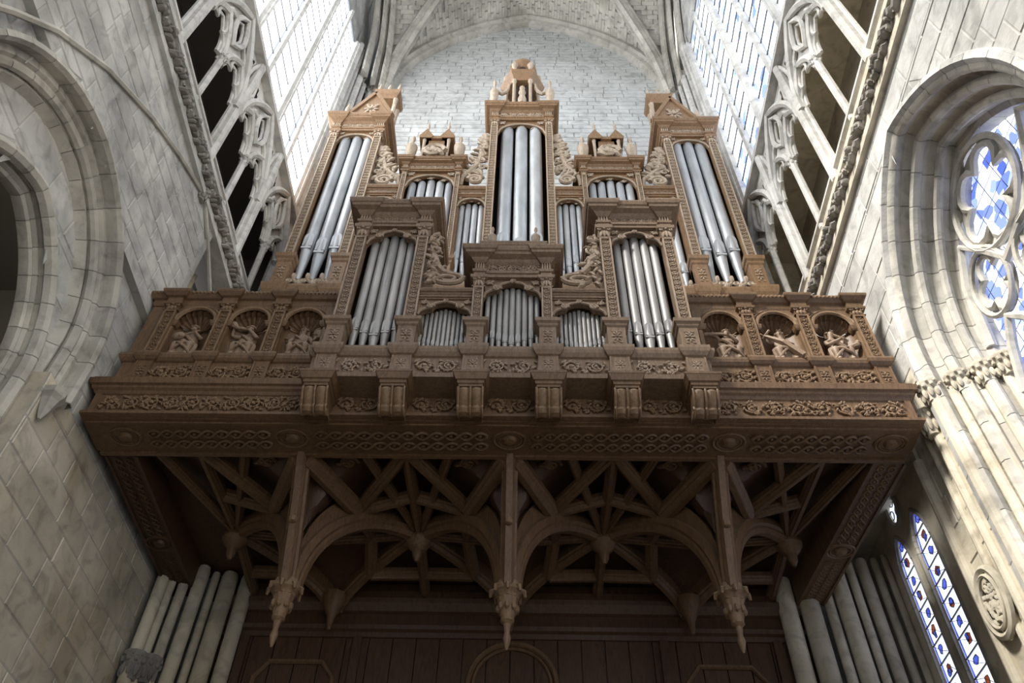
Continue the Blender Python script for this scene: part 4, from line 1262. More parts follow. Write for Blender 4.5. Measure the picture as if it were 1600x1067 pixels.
for k in range(9):
    x = -.272 + .068 * k; u = abs(k - 4)
    pipe(f'{ORD[k]} tin pipe from the left in the low middle front tower', 'middle front tower pipes', x, YF + .14, .033 - .0012 * u, 8.06, 8.29 + .034 * u, 9.24 - .02 * u, 'tin_dark')
for nm, s, lab in (('shaded front flat', -1, 'short oak flat of small pipes left of the low middle front tower'), ('sunlit front flat', 1, 'short oak flat of small pipes right of the low middle front tower')):
    x0, x1 = (-1.02, -.435) if s < 0 else (.435, 1.02)
    flat('front_flat', lab, 'organ case', 'front case flats', x0, x1, YF + .03, 6.3, 8.055, 8.68, 8.90, 8.94, 9.08, .05, 'lobed', 'wood_chair', CM)
    for k in range(11):
        x = (x0 + x1) / 2 - .245 + .049 * k; u = abs(k - 5)
        pipe(f'{ORD[k]} small tin pipe from the left in the {nm}', 'front flat pipes', x, YF + .15, .0225 - .0004 * u, 8.06, 8.235 + .022 * u, 8.87 - .02 * u, 'tin_dark')
for s, nm in ((-1, 'left'), (1, 'right')):
    o = thing('scroll_bracket', f'carved scroll bracket above the {"shaded" if s < 0 else "sunlit"} front flat, curling up the tower side', 'carving', 'front case scroll brackets')
    xt = s * .99; xc_ = s * .74; y = YF + .06; z0 = 9.08
    m = MB(); m.box(min(s * .47, xt), max(s * .47, xt), y - .03, y + .16, z0, z0 + .07); m.build('shelf', 'wood_chair', o)
    m = MB(); m.tube([(xc_ + .19 * q * cos(a), y - .05, z0 + .20 + .095 * q * sin(a)) for q, a in [(1 - .72 * k / 26, s * 2 * pi * 1.7 * k / 26 + pi / 2) for k in range(27)]], taper(27, .034, .02), 6)
    m.build('volute', CM, o, True)
    m = MB(); m.tube([(xc_ - s * .2, y - .03, z0 + .24), (xc_ + s * .05, y - .04, z0 + .34), (xt - s * .10, y - .04, z0 + .50), (xt - s * .03, y - .03, z0 + .85), (xt - s * .02, y - .02, z0 + 1.15)], [.03, .045, .05, .045, .02], 6); m.build('stem', CM, o, True)
    m = MB(); rg = random.Random(8 + s)
    for k in range(40):
        z = z0 + rg.uniform(.1, 1.1); w = .22 if z < z0 + .5 else .12
        m.blob((xt - s * rg.uniform(.0, w), y - .05 + rg.uniform(-.03, .03), z), rg.uniform(.04, .075), .035, rg.uniform(.02, .035), s * rg.uniform(-1.3, 1.3))
    for k in range(3): m.tube(spiral(xt - s * .07, z0 + .48 + .26 * k, .075, 1.4, k * 2, s, 12, .15, y - .07), taper(13, .022, .014), 5)
    m.build('acanthus', CM, o, True, kind='stuff')
for s, nm in ((-1, 'shaded'), (1, 'sunlit')):
    urn(s * .265, YF + .10, 10.0, .50, CM, f'carved baluster finial on the {nm} end of the middle front tower', 'front case finials')

# ------------------------------------------------------------------ main case
YM, XC = 7.5, .045
mbse = thing('main_case_base', 'broad oak base of the great organ case rising behind the parapets', 'organ case')
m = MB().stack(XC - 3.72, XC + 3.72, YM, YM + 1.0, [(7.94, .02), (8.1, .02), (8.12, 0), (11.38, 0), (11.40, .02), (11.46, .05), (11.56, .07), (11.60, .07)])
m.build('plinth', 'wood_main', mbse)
for x in (-3.60, -2.76, 2.76, 3.60): MB().stack(XC + x - .13, XC + x + .13, YM - .04, YM + .2, [(11.38, 0), (11.40, .02), (11.46, .05), (11.56, .07), (11.605, .07)]).build('plinth_break', 'wood_main', mbse)
CM = 'carve_main'
for s, nm, lab in ((-1, 'shaded', 'tall outer oak pipe tower below the glaring window'), (1, 'bright', 'tall outer oak pipe tower below the blue and white window')):
    x0, x1 = XC + (-3.68 if s < 0 else 2.68), XC + (-2.68 if s < 0 else 3.68)
    dz = .12 if s < 0 else -.06
    r_ = bay('outer_tower', lab, 'organ case', 'outer towers of the great case', x0, x1, YM, 8.5, 11.60, 12.40, 16.27 + dz, 16.55 + dz, 16.67 + dz, 16.80 + dz, 17.03 + dz, .15, .15, 'round', 16.16 + dz, 16.47 + dz, 'wood_main', CM, feet=.34, ped_w=.22)
    c = (x0 + x1) / 2
    for k, dx in enumerate((-.225, 0, .225)):
        pipe(f'{ORD[k]} big tin pipe from the left in the {nm} outer tower', 'outer tower pipes', c + dx, YM + .17, .098, 11.62, 12.66 if k == 1 else 12.78, 16.50 + dz, 'tin')
    # crown: pediment with a small block behind it
    zt = 17.03 + dz
    cr = thing('pediment', f'pedimented oak crown with small finials on the {nm} outer tower', 'organ crown', 'outer tower crowns')
    cx = c + (.16 if s < 0 else -.16); y = YM - .06
    MB().prism([(cx - .40, zt), (cx + .40, zt), (cx + .40, zt + .10), (cx, zt + 1.05), (cx - .40, zt + .10)], y + .02, y + .3).build('tympanum', 'wood_main', cr)
    for q in (-1, 1):
        m = MB(); m.tube([(cx + q * .46, y + .02, zt + .06), (cx, y + .02, zt + 1.12)], .055, 4); m.build('raking_cornice', 'wood_main', cr)
    carving('rosette', .36, .50, cr, (cx, y + .015, zt + .10), CM)
    ax = cx + (.12 if s < 0 else -.10)
    for q in (-1, 1):
        for yy in (y + .36, y + .62): MB().lathe(ax + q * .19, yy, [(.05, 0), (.04, .2), (.045, 1.40), (.06, 1.55)], 8, zt).build('column', CM, cr, True)
    m = MB().stack(ax - .20, ax + .20, y + .32, y + .70, [(zt + 1.55, 0), (zt + 1.64, .02), (zt + 1.70, .06), (zt + 1.80, .08), (zt + 1.84, .08)]); m.build('roof', 'wood_main', cr)
    for q in (-1, 0, 1): MB().lathe(ax + q * .21, y + .34, [(.04, 0), (.025, .08), (.045, .2), (.03, .30), (.01, .45)], 8, zt + 1.84).build('knob', CM, cr, True)
    for q in (-1, 1): MB().lathe(cx + q * .46, y - .02, [(.05, 0), (.025, .08), (.05, .22), (.03, .34), (.01, .5)], 8, zt + .02).build('knob', CM, cr, True)

# turrets with five pipes
for s, nm in ((-1, 'shaded'), (1, 'bright')):
    x0, x1 = XC + (-2.12 if s < 0 else 1.08), XC + (-1.08 if s < 0 else 2.12)
    r_ = bay('turret', f'middle-height oak pipe turret on the {nm} side of the tall middle tower', 'organ case', 'turrets of the great case', x0, x1, YM + .0, 8.4, 11.60, 12.36, 14.96, 15.10, 15.17, 15.27, 15.44, .085, .12, 'round', 14.62, 15.02, 'wood_main', CM, ped_w=.14)
    c = (x0 + x1) / 2
    for k in range(5):
        pipe(f'{ORD[k]} tin pipe from the left in the {nm} turret', 'turret pipes', c - .33 + .165 * k, YM + .17, .070, 11.62, 12.45 + .05 * abs(k - 2), 14.97 - .05 * abs(k - 2), 'tin')
    for q, w in ((-1, 'left'), (1, 'right')):
        urn(c + q * .45, YM + .0, 15.44, 1.0, CM, f'pale carved urn on the {w} end of the {nm} turret cornice', 'turret urns')
    cr = thing('aedicule', f'little house-shaped oak crown on the {nm} turret', 'organ crown', 'turret crowns')
    y = YM - .06; zt = 15.44
    carving('spandrel', .66, .34, cr, (c, y, zt), CM)
    m = MB().box(c - .15, c + .15, y + .05, y + .35, zt, zt + .80); m.build('lantern', 'wood_main', cr)
    m = MB().prism([(c - .05, zt + .50), (c + .05, zt + .50), (c + .05, zt + .62), (c, zt + .70), (c - .05, zt + .62)], y + .044, y + .06); m.build('opening', 'inside', cr)
    for q in (-1, 1):
        m = MB().prism([(c + q * .10, zt + .80), (c + q * .32, zt + .80), (c + q * .34, zt + .88), (c + q * .20, zt + 1.16), (c + q * .07, zt + .88)], y - .02, y + .4); m.build('gablet', 'wood_main', cr)
        MB().lathe(c + q * .20, y + .02, [(.035, 0), (.02, .08), (.035, .20), (.018, .28), (.006, .42)], 8, zt + 1.12).build('knob', CM, cr, True)
        MB().lathe(c + q * .23, y + .04, [(.03, 0), (.025, .05), (.03, .72), (.04, .80)], 8, zt).build('column', CM, cr, True)
    m = MB().box(c - .22, c + .22, y + .0, y + .38, zt + .80, zt + .90); m.build('roof', 'wood_main', cr)

# flats
for s, nm in ((-1, 'shaded'), (1, 'bright')):
    x0, x1 = XC + (-1.08 if s < 0 else .59), XC + (-.59 if s < 0 else 1.08)
    flat('inner_flat', f'narrow oak flat of four pipes on the {nm} side of the tall middle tower', 'organ case', 'flats of the great case', x0, x1, YM + .04, 8.3, 11.60, 13.98, 14.24, 14.29, 14.55, .06, 'round', 'wood_main', CM, feet=.25)
    c = (x0 + x1) / 2
    for k in range(4):
        pipe(f'{ORD[k]} slim tin pipe from the left in the {nm} inner flat', 'inner flat pipes', c - .168 + .112 * k, YM + .18, .049, 11.62, 12.30 + .09 * (3 - k if s < 0 else k), 14.20 - .02 * abs(k - 1.5), 'tin')
    x0, x1 = XC + (-2.68 if s < 0 else 2.12), XC + (-2.12 if s < 0 else 2.68)
    flat('outer_flat', f'narrow oak flat of three pipes between the {nm} turret and outer tower', 'organ case', 'flats of the great case', x0, x1, YM + .04, 8.3, 11.60, 13.96, 14.27, 14.33, 14.60, .06, 'round', 'wood_main', CM, feet=.28)
    c = (x0 + x1) / 2
    for k in range(3):
        pipe(f'{ORD[k]} slim tin pipe from the left in the {nm} outer flat', 'outer flat pipes', c - .15 + .15 * k, YM + .18, .064, 11.62, 12.33 - .05 * k * s, 14.17 + (.06 if k == 1 else 0), 'tin')

# tall middle tower
r_ = bay('middle_tower', 'tallest oak pipe tower in the middle under the domed lantern', 'organ case', None, XC - .60, XC + .60, YM, 8.6, 11.60, 12.40, 16.90, 17.16, 17.28, 17.44, 17.66, .14, .15, 'round', 16.65, 17.05, 'wood_main', CM, ped_w=.2)
for k, dx in enumerate((-.275, 0, .275)):
    pipe(f'{ORD[k]} tall tin pipe from the left in the tall middle tower', 'middle tower pipes', XC + dx, YM + .18, .118, 11.62, 12.6 if k == 1 else 12.75, 17.0, 'tin')
for s, nm in ((-1, 'shaded'), (1, 'bright')):
    scroll_wing(f'carved openwork wing on the {nm} side of the tall middle tower', 'openwork wings', XC + s * .61, XC + s * 1.07, YM + .1, 14.55, 16.7, CM)
    scroll_wing(f'carved openwork wing on the inner side of the {nm} outer tower', 'openwork wings', XC + s * 2.68, XC + s * 2.16, YM + .1, 14.60, 16.2, CM)
    urn(XC + s * .58, YM + .0, 17.66, 1.4, CM, f'carved urn on the {nm} end of the tall middle tower', 'middle tower urns', .055)
la = thing('domed_lantern', 'domed six-sided oak lantern with columns on the tall middle tower', 'organ crown')
ly, zt = YM + .28, 17.66
m = MB().lathe(XC, ly, [(.40, 0), (.40, .10), (.37, .12)], 6, zt); m.build('plinth', 'wood_main', la)
MB().lathe(XC, ly, [(.22, 0), (.22, 1.22)], 6, zt + .1).build('core', 'inside', la)
for k in range(6):
    a = pi / 6 * 0 + k * pi / 3
    MB().lathe(XC + .34 * cos(a), ly + .34 * sin(a), [(.05, 0), (.035, .08), (.035, 1.05), (.055, 1.15), (.055, 1.2)], 8, zt + .12).build('column', CM, la, True)
m = MB().lathe(XC, ly, [(.37, 1.30), (.38, 1.38), (.40, 1.46), (.47, 1.56), (.49, 1.64), (.47, 1.66)], 6, zt); m.build('cornice', 'wood_main', la)
m = MB().lathe(XC, ly, [(.27, 1.66), (.27, 2.20), (.33, 2.28), (.33, 2.34)], 12, zt); m.build('drum', 'wood_main', la)
for k in range(6):
    a = -pi / 2 + k * pi / 3
    ca, sa = cos(a), sin(a)
    m = MB().prism([(-.08, 0), (.08, 0), (.08, .25), (.05, .33), (0, .36), (-.05, .33), (-.08, .25)], 0, .02)
    m.xf(lambda x, y, z: (XC + (.272 + y * .3) * ca - x * sa, ly + (.272 + y * .3) * sa + x * ca, zt + 1.76 + z)); m.build('opening', 'inside', la)
    b = a + pi / 6
    MB().lathe(XC + .33 * cos(b), ly + .33 * sin(b), [(.06, 0), (.04, .08), (.045, .42), (.07, .5)], 8, zt + 1.66).build('column', CM, la, True)
m = MB().lathe(XC, ly, [(.33, 2.34), (.32, 2.46), (.27, 2.62), (.18, 2.76), (.10, 2.84), (.06, 2.90), (.09, 2.96), (.07, 3.04), (.02, 3.2)], 12, zt); m.build('dome', 'wood_main', la, True)
for k in range(6):
    a = -pi / 2 + (k + .5) * pi / 3
    m = MB(); m.blob((XC + .36 * cos(a), ly + .36 * sin(a), zt + 2.1), .06, .06, .18); m.build('carved_head', CM, la, True)
for s in (-1, 1):
    m = MB(); m.tube([(XC + s * x, YM + .02, zt + z) for x, z in ((.27, 1.25), (.29, 1.0), (.34, .82), (.42, .74), (.50, .80), (.54, .92))], [.018, .035, .042, .042, .035, .018], 6); m.build('scroll_brace', CM, la, True)
m = MB(); m.lathe(XC, ly - .30, [(.08, 0), (.09, .25), (.05, .4), (.08, .55), (.045, .68), (.06, .78), (.02, .88)], 8, zt + .15); m.build('niche_figure', CM, la, True)

# ------------------------------------------------------------------ timber vault under the gallery
gv = thing('gallery_vault', 'dark oak ribbed vault with three hanging bosses under the gallery', 'vault')
YA, YB2, ZC, ZS = 6.95, 9.0, 7.62, 6.12
PXV = [-4.2, -2.1, 0.0, 2.1, 4.2]
YM2 = (YA + YB2) / 2
def wuv(x, y):
    u = abs(((x + 4.2) % 2.1) - 1.05) / 1.05
    if abs(x) > 3.15: u = 0                     # end bays run flat into the side beams
    v_ = abs((y - (YA + YB2) / 2) / ((YB2 - YA) / 2)) if y >= YA else max(0, 1 - (YA - y) / .56)
    return u, v_
def wz(x, y):
    u, v_ = wuv(x, y)
    f = lambda t: (1 - min(1, t) ** 3.4) ** .5
    zb = ZS + .25 if y < YM2 else 7.18
    zc = ZC - .17 * max(0, min(1, (7.15 - y) / .72))
    return zb + (zc - zb) * max(f(u), f(v_))
m = MB(); nx, ny = 120, 48
for i in range(nx + 1):
    for j in range(ny + 1):
        x = XL + (XR - XL) * i / nx; y = 6.40 + 2.65 * j / ny; m.v.append((x, y, wz(x, y) + .015))
for i in range(nx):
    for j in range(ny):
        a = i * (ny + 1) + j; m.f.append((a, a + ny + 1, a + ny + 2, a + 1))
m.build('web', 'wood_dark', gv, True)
def deep_rib(m, pts, w, dpt):
    """flying rib: moulded soffit, web board rising to the vault"""
    P = [Vector(p) for p in pts]; n = len(P)
    pr = [(-w * .55, -.30), (-w * .55, -.04), (-w, -.02), (-w, dpt * .35), (-w * .7, dpt * .5), (-w * .7, dpt * .68), (-w * .4, dpt), (w * .4, dpt), (w * .7, dpt * .68), (w * .7, dpt * .5), (w, dpt * .35), (w, -.02), (w * .55, -.04), (w * .55, -.30)]
    k = len(pr); vs = []; fs = []
    pd = P[-1] - P[0]; pd.z = 0; lat = pd.cross(Vector((0, 0, 1))).normalized(); fwd = Vector((0, 0, 1)).cross(lat)
    for i in range(n):
        t = (P[min(i + 1, n - 1)] - P[max(0, i - 1)]).normalized()
        dn = t.cross(lat).normalized()
        if dn.z > 0: dn = -dn
        for a, b in pr: vs.append(P[i] + lat * a + (dn * b if b > -.1 else Vector((0, 0, min(.30, max(.05, ZC - P[i].z + .02))))))
    for i in range(n - 1):
        for j in range(k - 1): fs.append((i * k + j, i * k + j + 1, (i + 1) * k + j + 1, (i + 1) * k + j))
    fs += [tuple(range(k)), tuple((n - 1) * k + j for j in range(k))[::-1]]
    return m.add(vs, fs)
def arc(a, b, za, zb, n=16, q=1.0):
    """quarter-ellipse from a (low, steep) to b (high, level)"""
    out = []
    for i in range(n + 1):
        t = pi / 2 * i / n; h = 1 - cos(t); v_ = sin(t)
        out.append((a[0] + (b[0] - a[0]) * h ** q, a[1] + (b[1] - a[1]) * h ** q, za + (zb - za) * v_))
    return out
YM2 = (YA + YB2) / 2
def fly(a, b, za, zb, w=.07, d=.13, nm='rib', q=1.0): return deep_rib(MB(), arc(a, b, za, zb, 16, q), w, d).build(nm, 'wood_low', gv)
def lie(a, b, za, zb, w=.06, d=.11, nm='tierceron'):
    pts = [(a[0] + (b[0] - a[0]) * i / 6, a[1] + (b[1] - a[1]) * i / 6, za + (zb - za) * i / 6) for i in range(7)]
    return rib_mesh(MB(), pts, w, d).build(nm, 'wood_low', gv)
ZT = ZC - .06
for k in range(4):
    cx = PXV[k] + 1.05; c = (cx, YM2)
    for px in (PXV[k], PXV[k + 1]):
        if abs(px) > 3: continue
        sg = 1 if px < cx else -1
        fly((px, YA), c, ZS, ZT, .090, .15, 'diagonal_rib')
        fly((px, YB2), c, 7.12, ZT, .07, .11, 'diagonal_rib')
        nd = (px + sg * .44, YA + .43)             # node where the star ribs meet the diagonal
        lie((px + sg * .03, 6.42), (nd[0], nd[1] - .06), 7.34, 7.38, .095, .14)
        lie((cx, 6.42), (nd[0], nd[1]), 7.42, 7.42, .070, .10, 'lierne')
        lie((cx, YA + .30), (nd[0], nd[1]), 7.52, 7.42, .070, .10, 'lierne')
        lie((px + sg * .50, YM2), (nd[0], nd[1]), 7.52, 7.42, .070, .10, 'lierne')
        lie((px + sg * .50, YM2), (px + sg * .44, YB2 - .43), 7.52, 7.42, .070, .10, 'lierne')
        lie((cx, YB2 - .30), (px + sg * .44, YB2 - .43), 7.52, 7.42, .070, .10, 'lierne')
        lie((px, YM2), c, ZT - .1, ZT, .05, .09, 'ridge_rib')
    lie((cx, 6.42), c, 7.42, ZT, .06, .10, 'ridge_rib'); lie(c, (cx, YB2), ZT, ZT - .1, .06, .10, 'ridge_rib')
    lie((cx - .45, 6.42), c, 7.42, ZT, .05, .09, 'ridge_rib'); lie((cx + .45, 6.42), c, 7.42, ZT, .05, .09, 'ridge_rib')
    for dx in (-.62, .62):                     # leaf carving on the front webs
        if abs(cx + dx) < 3.4: carving('spandrel', .30, .24, gv, (cx + dx, 6.76, 7.47), 'wood_low', (RX, 0, 0))
    MB().lathe(cx, YM2, [(.02, -.34), (.05, -.28), (.06, -.20), (.11, -.15), (.15, -.08), (.14, 0), (.10, .05)], 12, ZC - .12).build('boss', 'wood_low', gv, True)
for k in (1, 2, 3):
    px = PXV[k]
    fr = [(px, YA - (YA - 6.43) * t ** 1.25, ZS + (7.40 - ZS) * t ** .92) for t in [i / 14 for i in range(15)]]
    deep_rib(MB(), fr, .080, .13).build('front_rib', 'wood_low', gv)
    fly((px, YA), (px, YM2), ZS, ZT - .1, .07, .12, 'cross_rib')
    pe = MB().lathe(px, YA, [(.09, .12), (.115, .10), (.14, .03), (.145, 0), (.115, -.03), (.105, -.06)], 8, ZS - .02).build('pendant', 'carve_low', gv, True)
    MB().lathe(px, YA, [(.10, -.06), (.085, -.16), (.06, -.26), (.065, -.29), (.035, -.32), (.025, -.40), (.038, -.46), (.025, -.52), (.01, -.57)], 10, ZS - .02).build('drop', 'carve_low', pe, True)
    m = MB()
    for i in range(8):
        a = i * pi / 4
        m.tube([(px + .11 * cos(a), YA + .11 * sin(a), ZS + .02), (px + .155 * cos(a), YA + .155 * sin(a), ZS + .0), (px + .165 * cos(a), YA + .165 * sin(a), ZS - .06)], [.025, .025, .012], 5)
        m.blob((px + .085 * cos(a), YA + .085 * sin(a), ZS - .18), .028, .028, .045)
    m.build('leaf_collar', 'carve_low', pe, True, kind='stuff')
    q = fr[7]; m = MB(); m.blob((px, q[1] - .10, q[2] - .10), .045, .045, .045, 0, 8); m.build('rib_stud', 'carve_low', gv, True)
    MB().lathe(px, 8.85, [(.02, -.45), (.04, -.36), (.05, -.28), (.09, -.2), (.14, -.1), (.15, 0)], 10, 7.28).build('wall_boss', 'wood_low', gv, True)

# ------------------------------------------------------------------ panelling of the west wall under the gallery
pa = thing('wall_panelling', 'dark oak plank panelling with a ring moulding below the hanging bosses', 'panelling')
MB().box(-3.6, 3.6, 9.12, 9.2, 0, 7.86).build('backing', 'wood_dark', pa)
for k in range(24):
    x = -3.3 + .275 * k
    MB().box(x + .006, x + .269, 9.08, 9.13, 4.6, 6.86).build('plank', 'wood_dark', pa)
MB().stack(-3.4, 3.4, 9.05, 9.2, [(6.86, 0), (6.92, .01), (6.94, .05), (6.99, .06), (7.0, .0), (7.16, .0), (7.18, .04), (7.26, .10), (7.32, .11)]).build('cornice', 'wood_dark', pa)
for z, p in ((7.36, .10), (7.48, .06), (7.60, .12), (7.74, .05)):
    MB().box(-3.7, 3.7, 9.10 - p, 9.14, z, z + .09).build('frieze_board', 'wood_dark', pa)
for x in (-1.78, 1.78, -3.1, 3.1):
    MB().box(x - .05, x + .05, 9.02, 9.08, 4.6, 6.86).build('stile', 'wood_dark', pa)
m = MB()
for r, t in ((.50, .035), (.44, .02)): m.tube([(.03 + r * cos(a), 9.06, 6.30 + r * sin(a)) for a in [2 * pi * k / 36 for k in range(36)]], t, 6, True)
m.build('ring_moulding', 'wood_low', pa, True)
for cx in (-2.45, 2.45):
    m = MB(); m.tube([(cx - .45, 9.06, 4.7), (cx - .45, 9.06, 6.35), (cx - .30, 9.06, 6.55), (cx + .30, 9.06, 6.55), (cx + .45, 9.06, 6.35), (cx + .45, 9.06, 4.7)], .03, 6); m.build('panel_moulding', 'wood_low', pa, True)

# ------------------------------------------------------------------ seated niche figures
def skin_body(name, joints, edges, parent, mat, sub=1):
    """joints: list of (pos, radius); grown with a skin modifier and turned into a plain mesh"""
    me = bpy.data.meshes.new(name)
    me.from_pydata([j[0] for j in joints], edges, [])
    o = bpy.data.objects.new(name, me); COL.objects.link(o)
    md = o.modifiers.new('skin', 'SKIN'); md.use_smooth_shade = True
    sb = o.modifiers.new('sub', 'SUBSURF'); sb.levels = sub; sb.render_levels = sub
    for i, j in enumerate(joints):
        me.skin_vertices[0].data[i].radius = (j[1], j[1])
        me.skin_vertices[0].data[i].use_root = (i == 0)
    dg = bpy.context.evaluated_depsgraph_get()
    m2 = bpy.data.meshes.new_from_object(o.evaluated_get(dg))
    o.modifiers.clear(); o.data = m2; m2.materials.clear(); m2.materials.append(M[mat])
    m2.polygons.foreach_set('use_smooth', [True] * len(m2.polygons))
    o.parent = parent
    return o

def figure(label, x, lean, head_dir, hl, hr, el, er, knee=0.0, hair='veil', prop=None):
    """seated figure about 0.6 m high; hands hl / hr and elbows el / er in local coordinates"""
    root = thing('statue', label, 'statue', 'seated figures in the parapet niches')
    S = .98; y0 = YP + .075; z0 = 8.30
    P = lambda a: (x + a[0] * S, y0 + a[1] * S * .80, z0 + a[2] * S)
    hip, ch, nk = (lean * .1, .03, .20), (lean * .6, .015, .37), (lean, .0, .445)
    hd = (lean + head_dir * .02, -.015, .52)
    J = [(P(hip), .078 * S), (P((lean * .35, .025, .29)), .070 * S), (P(ch), .074 * S), (P(nk), .028 * S), (P(hd), .040 * S), (P((hd[0] + head_dir * .012, hd[1] - .006, hd[2] + .045)), .034 * S)]
    E = [(0, 1), (1, 2), (2, 3), (3, 4), (4, 5)]
    def chain(base, seq):
        p = base
        for pos, r in seq:
            J.append((P(pos), r * S)); E.append((p, len(J) - 1)); p = len(J) - 1
        return p
    for s, el_, h_ in ((-1, el, hl), (1, er, hr)):
        w = chain(2, [((lean * .75 + s * .085, .01, .40), .034), (el_, .026), (tuple(el_[i] + (h_[i] - el_[i]) * .85 for i in range(3)), .019), (h_, .020)])
        d = Vector(h_) - Vector(el_); d.normalize(); lat = d.cross(Vector((0, 1, 0)))
        if lat.length < .1: lat = Vector((1, 0, 0))
        lat.normalize()
    for s in (-1, 1):
        kx = s * .085 + knee
        chain(0, [((s * .06 + lean * .05, -.01, .19), .062), ((kx, -.115, .205), .050), ((kx * .9 + s * .005, -.095, .10), .036), ((kx * .85, -.105, .025), .028), ((kx * .9, -.16, .012), .022)])
    skin_body('body', J, E, root, 'statue', 1)
    for s, el_, h_ in ((-1, el, hl), (1, er, hr)):      # hands with curled fingers and a thumb
        d = (Vector(h_) - Vector(el_)).normalized(); lat = d.cross(Vector((0, 1, 0)))
        lat = lat.normalized() if lat.length > .1 else Vector((1, 0, 0))
        m = MB(); b = Vector(h_)
        for k in range(4):
            o_ = lat * (-.012 + .008 * k); l = (.030, .036, .034, .027)[k]
            pts = [b + o_, b + o_ + d * l * .5, b + o_ + d * l * .8 + Vector((0, -.012, -.004)), b + o_ + d * l * .75 + Vector((0, -.022, -.008))]
            m.tube([P(q) for q in pts], [.0065, .006, .005, .004], 5)
        pts = [b - d * .01 + lat * .014 * -s, b + d * .01 + lat * .024 * -s, b + d * .022 + lat * .018 * -s + Vector((0, -.012, 0))]
        m.tube([P(q) for q in pts], [.007, .006, .0045], 5)
        m.build('hand', 'statue', root, True)
    # face
    fx = Vector(P(hd)); f = Vector((head_dir * .6, -1, 0)).normalized(); lat = Vector((-f.y, f.x, 0))
    hc = fx + Vector((head_dir * .006, 0, .02))
    def fp(a, b_, c): q = hc + lat * a * S + f * b_ * S + Vector((0, 0, c * S)); return tuple(q)
    MB().tube([fp(0, .036, .012), fp(0, .047, -.008)], [.005, .009], 6).build('nose', 'statue', root, True)
    MB().blob(fp(0, .038, -.024), .012, .006, .0045).build('mouth', 'statue', root, True)
    MB().blob(fp(0, .034, -.040), .012, .010, .008).build('chin', 'statue', root, True)
    for s in (-1, 1):
        e_ = MB().blob(fp(s * .015, .034, .008), .008, .006, .005).build('eye', 'statue', root, True)
        MB().blob(fp(s * .016, .037, .017), .012, .006, .004).build('brow', 'statue', e_, True)
        MB().blob(fp(s * .040, .0, -.002), .006, .008, .013).build('ear', 'statue', root, True)
    m = MB()
    if hair == 'veil':
        for k in range(9):
            a = pi * (.08 + .84 * k / 8)
            c = hc - f * .018 * S
            m.tube([tuple(c + lat * .040 * S * cos(a) + Vector((0, 0, .044 * S * sin(a)))), tuple(c - f * .025 * S + lat * .046 * S * cos(a) + Vector((0, 0, .015 * S * sin(a)))), tuple(c - f * .03 * S + lat * .05 * S * cos(a) + Vector((0, 0, -.06 * S)))], [.015, .017, .014], 5)
    else:
        for k in range(16):
            a = 2 * pi * k / 16; q = hc - f * .012 * S + Vector((0, 0, .026 * S)) + lat * .034 * S * cos(a) - f * .026 * S * sin(a)
            m.blob(tuple(q), .018 * S, .018 * S, .016 * S)
        m.blob(tuple(hc - f * .012 * S + Vector((0, 0, .04 * S))), .034 * S, .036 * S, .022 * S, 0, 8)
    m.build('hair', 'statue', root, True)
    # robe over lap and legs, with folds
    vs = []; fs = []; NR, NK = 9, 40
    for i in range(NR + 1):
        t = i / NR
        if t < .45: q = t / .45; cy, cz, rx, ry = .02 - .05 * q, .25 - .03 * q, .085 + .055 * q, .070 + .055 * q
        else: q = (t - .45) / .55; cy, cz, rx, ry = -.03 + .01 * q, .22 - .225 * q, .135 + .0 * q, .115 - .02 * q
        for k in range(NK):
            a = 2 * pi * k / NK
            rip = 1 + (.04 + .12 * max(0, t - .35)) * sin(9 * a + 5 * t + lean * 20) + .05 * sin(5 * a - 7 * t) - (.22 * max(0, t - .45) if abs(cos(a)) < .35 and sin(a) < 0 else 0)
            vs.append(P((lean * .15 + knee * min(1, t * 1.5) + rx * rip * cos(a), min(.12, cy + ry * rip * sin(a)), cz + .012 * sin(6 * a + 9 * t))))
    for i in range(NR):
        for k in range(NK):
            k2 = (k + 1) % NK; fs.append((i * NK + k, i * NK + k2, (i + 1) * NK + k2, (i + 1) * NK + k))
    MB().add(vs, fs).build('robe', 'statue', root, True)
    m = MB()                                    # sash and drape over one shoulder
    m.tube([P(q) for q in ((lean * .7 - .09, .02, .41), (lean * .7 - .05, -.06, .38), (lean * .5 + .02, -.075, .31), (lean * .2 + .09, -.04, .25), (.10, .03, .22))], [.018, .02, .02, .022, .018], 6)
    m.tube([P((lean * .2 + .082 * cos(a), .02 + .075 * sin(a), .265 + .01 * sin(2 * a))) for a in [2 * pi * k / 16 for k in range(16)]], .014, 5, True)
    m.tube([P(q) for q in ((-.10 + knee, -.10, .22), (-.02 + knee, -.155, .17), (.07 + knee, -.15, .10), (.13 + knee, -.10, .03))], [.014, .02, .02, .012], 6)
    m.tube([P(q) for q in ((.10 + knee, -.10, .22), (.03 + knee, -.15, .19), (-.05 + knee, -.15, .11), (-.12 + knee, -.10, .03))], [.012, .016, .016, .012], 6)
    m.build('drapery', 'statue', root, True)
    if prop: prop(root, P)
    return root

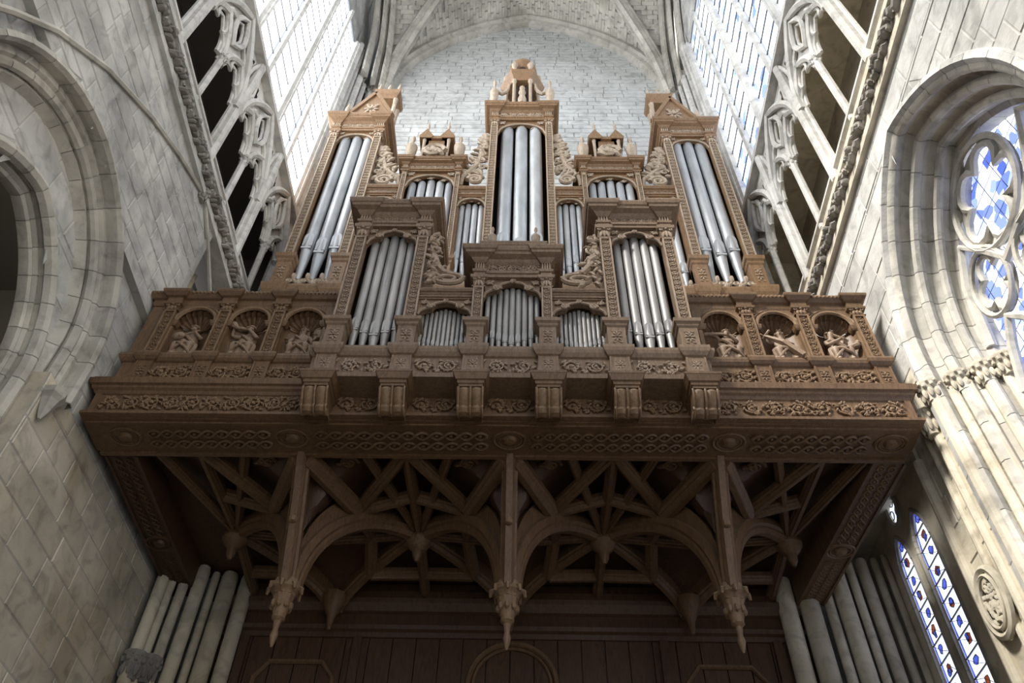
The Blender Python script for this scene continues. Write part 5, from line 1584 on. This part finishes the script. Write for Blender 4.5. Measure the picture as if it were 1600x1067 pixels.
def p_lute(root, P):
    m = MB(); m.blob(P((-.09, -.09, .34)), .075, .035, .055, .5, 10); m.tube([P((-.03, -.09, .37)), P((.12, -.08, .45))], .012, 6); m.build('lute', 'statue', root, True)
def p_horn(root, P):
    m = MB(); m.tube([P(q) for q in ((.06, -.06, .50), (-.02, -.09, .47), (-.12, -.09, .49), (-.18, -.07, .56))], [.012, .018, .024, .045], 8); m.build('horn', 'statue', root, True)
def p_mirror(root, P):
    m = MB(); c = Vector(P((.20, -.05, .45)))
    m.tube([tuple(c + Vector((.058 * cos(a), 0, .072 * sin(a)))) for a in [2 * pi * k / 20 for k in range(20)]], .014, 6, True)
    m.blob(tuple(c), .055, .015, .068, 0, 12); m.tube([tuple(c + Vector((-.02, 0, -.07))), P((.15, -.07, .30))], .012, 6); m.build('tambourine', 'statue', root, True)
def p_trombone(root, P):
    m = MB(); m.tube([P((-.21, -.02, .50)), P((-.05, -.10, .44)), P((.12, -.10, .40))], [.028, .016, .014], 8); m.build('trumpet', 'statue', root, True)
def p_viol(root, P):
    m = MB(); m.tube([P((-.16, -.06, .44)), P((-.02, -.17, .24)), P((.15, -.17, .02))], [.022, .034, .045], 4); m.tube([P((-.20, -.05, .40)), P((-.10, -.08, .53))], .014, 5); m.build('wooden_beam', 'statue', root)
def p_harp(root, P):
    m = MB(); m.tube([P(q) for q in ((-.04, -.10, .44), (.04, -.12, .36), (.10, -.11, .33))], .014, 6); m.blob(P((.17, -.08, .27)), .06, .045, .04, .3, 8); m.blob(P((.20, -.09, .32)), .03, .03, .03, 0, 8); m.build('lamb', 'statue', root, True)

figure('carved seated figure bent over a round-bodied lute in the shaded end niche', -3.57, .03, -.6, (-.08, -.10, .32), (.07, -.09, .42), (-.13, -.04, .30), (.15, -.02, .35), .0, 'curl', p_lute)
figure('carved seated figure raising a bent arm and horn in the shaded middle niche', -2.93, .03, -.8, (-.16, -.06, .52), (.02, -.10, .46), (-.17, -.02, .40), (.12, -.06, .36), .0, 'curl', p_horn)
figure('carved seated woman holding up a round tambourine in the shaded parapet', -2.32, .0, .1, (-.15, -.07, .30), (.16, -.06, .38), (-.15, -.01, .30), (.15, -.01, .28), .01, 'veil', p_mirror)
figure('carved seated figure stretching out a long trumpet in the sunlit parapet', 2.33, .03, .5, (-.12, -.06, .47), (.04, -.11, .42), (-.05, -.03, .40), (.13, -.06, .34), .02, 'curl', p_trombone)
figure('carved seated woman leaning on a long wooden beam in the sunlit middle niche', 2.93, .03, -.3, (-.14, -.06, .44), (.03, -.15, .26), (-.14, -.02, .36), (.12, -.06, .30), .02, 'veil', p_viol)
figure('carved seated woman with arms folded and a lamb in the sunlit end niche', 3.545, -.04, .5, (.03, -.12, .36), (.05, -.12, .33), (-.12, -.05, .31), (.09, -.05, .32), .0, 'veil', p_harp)
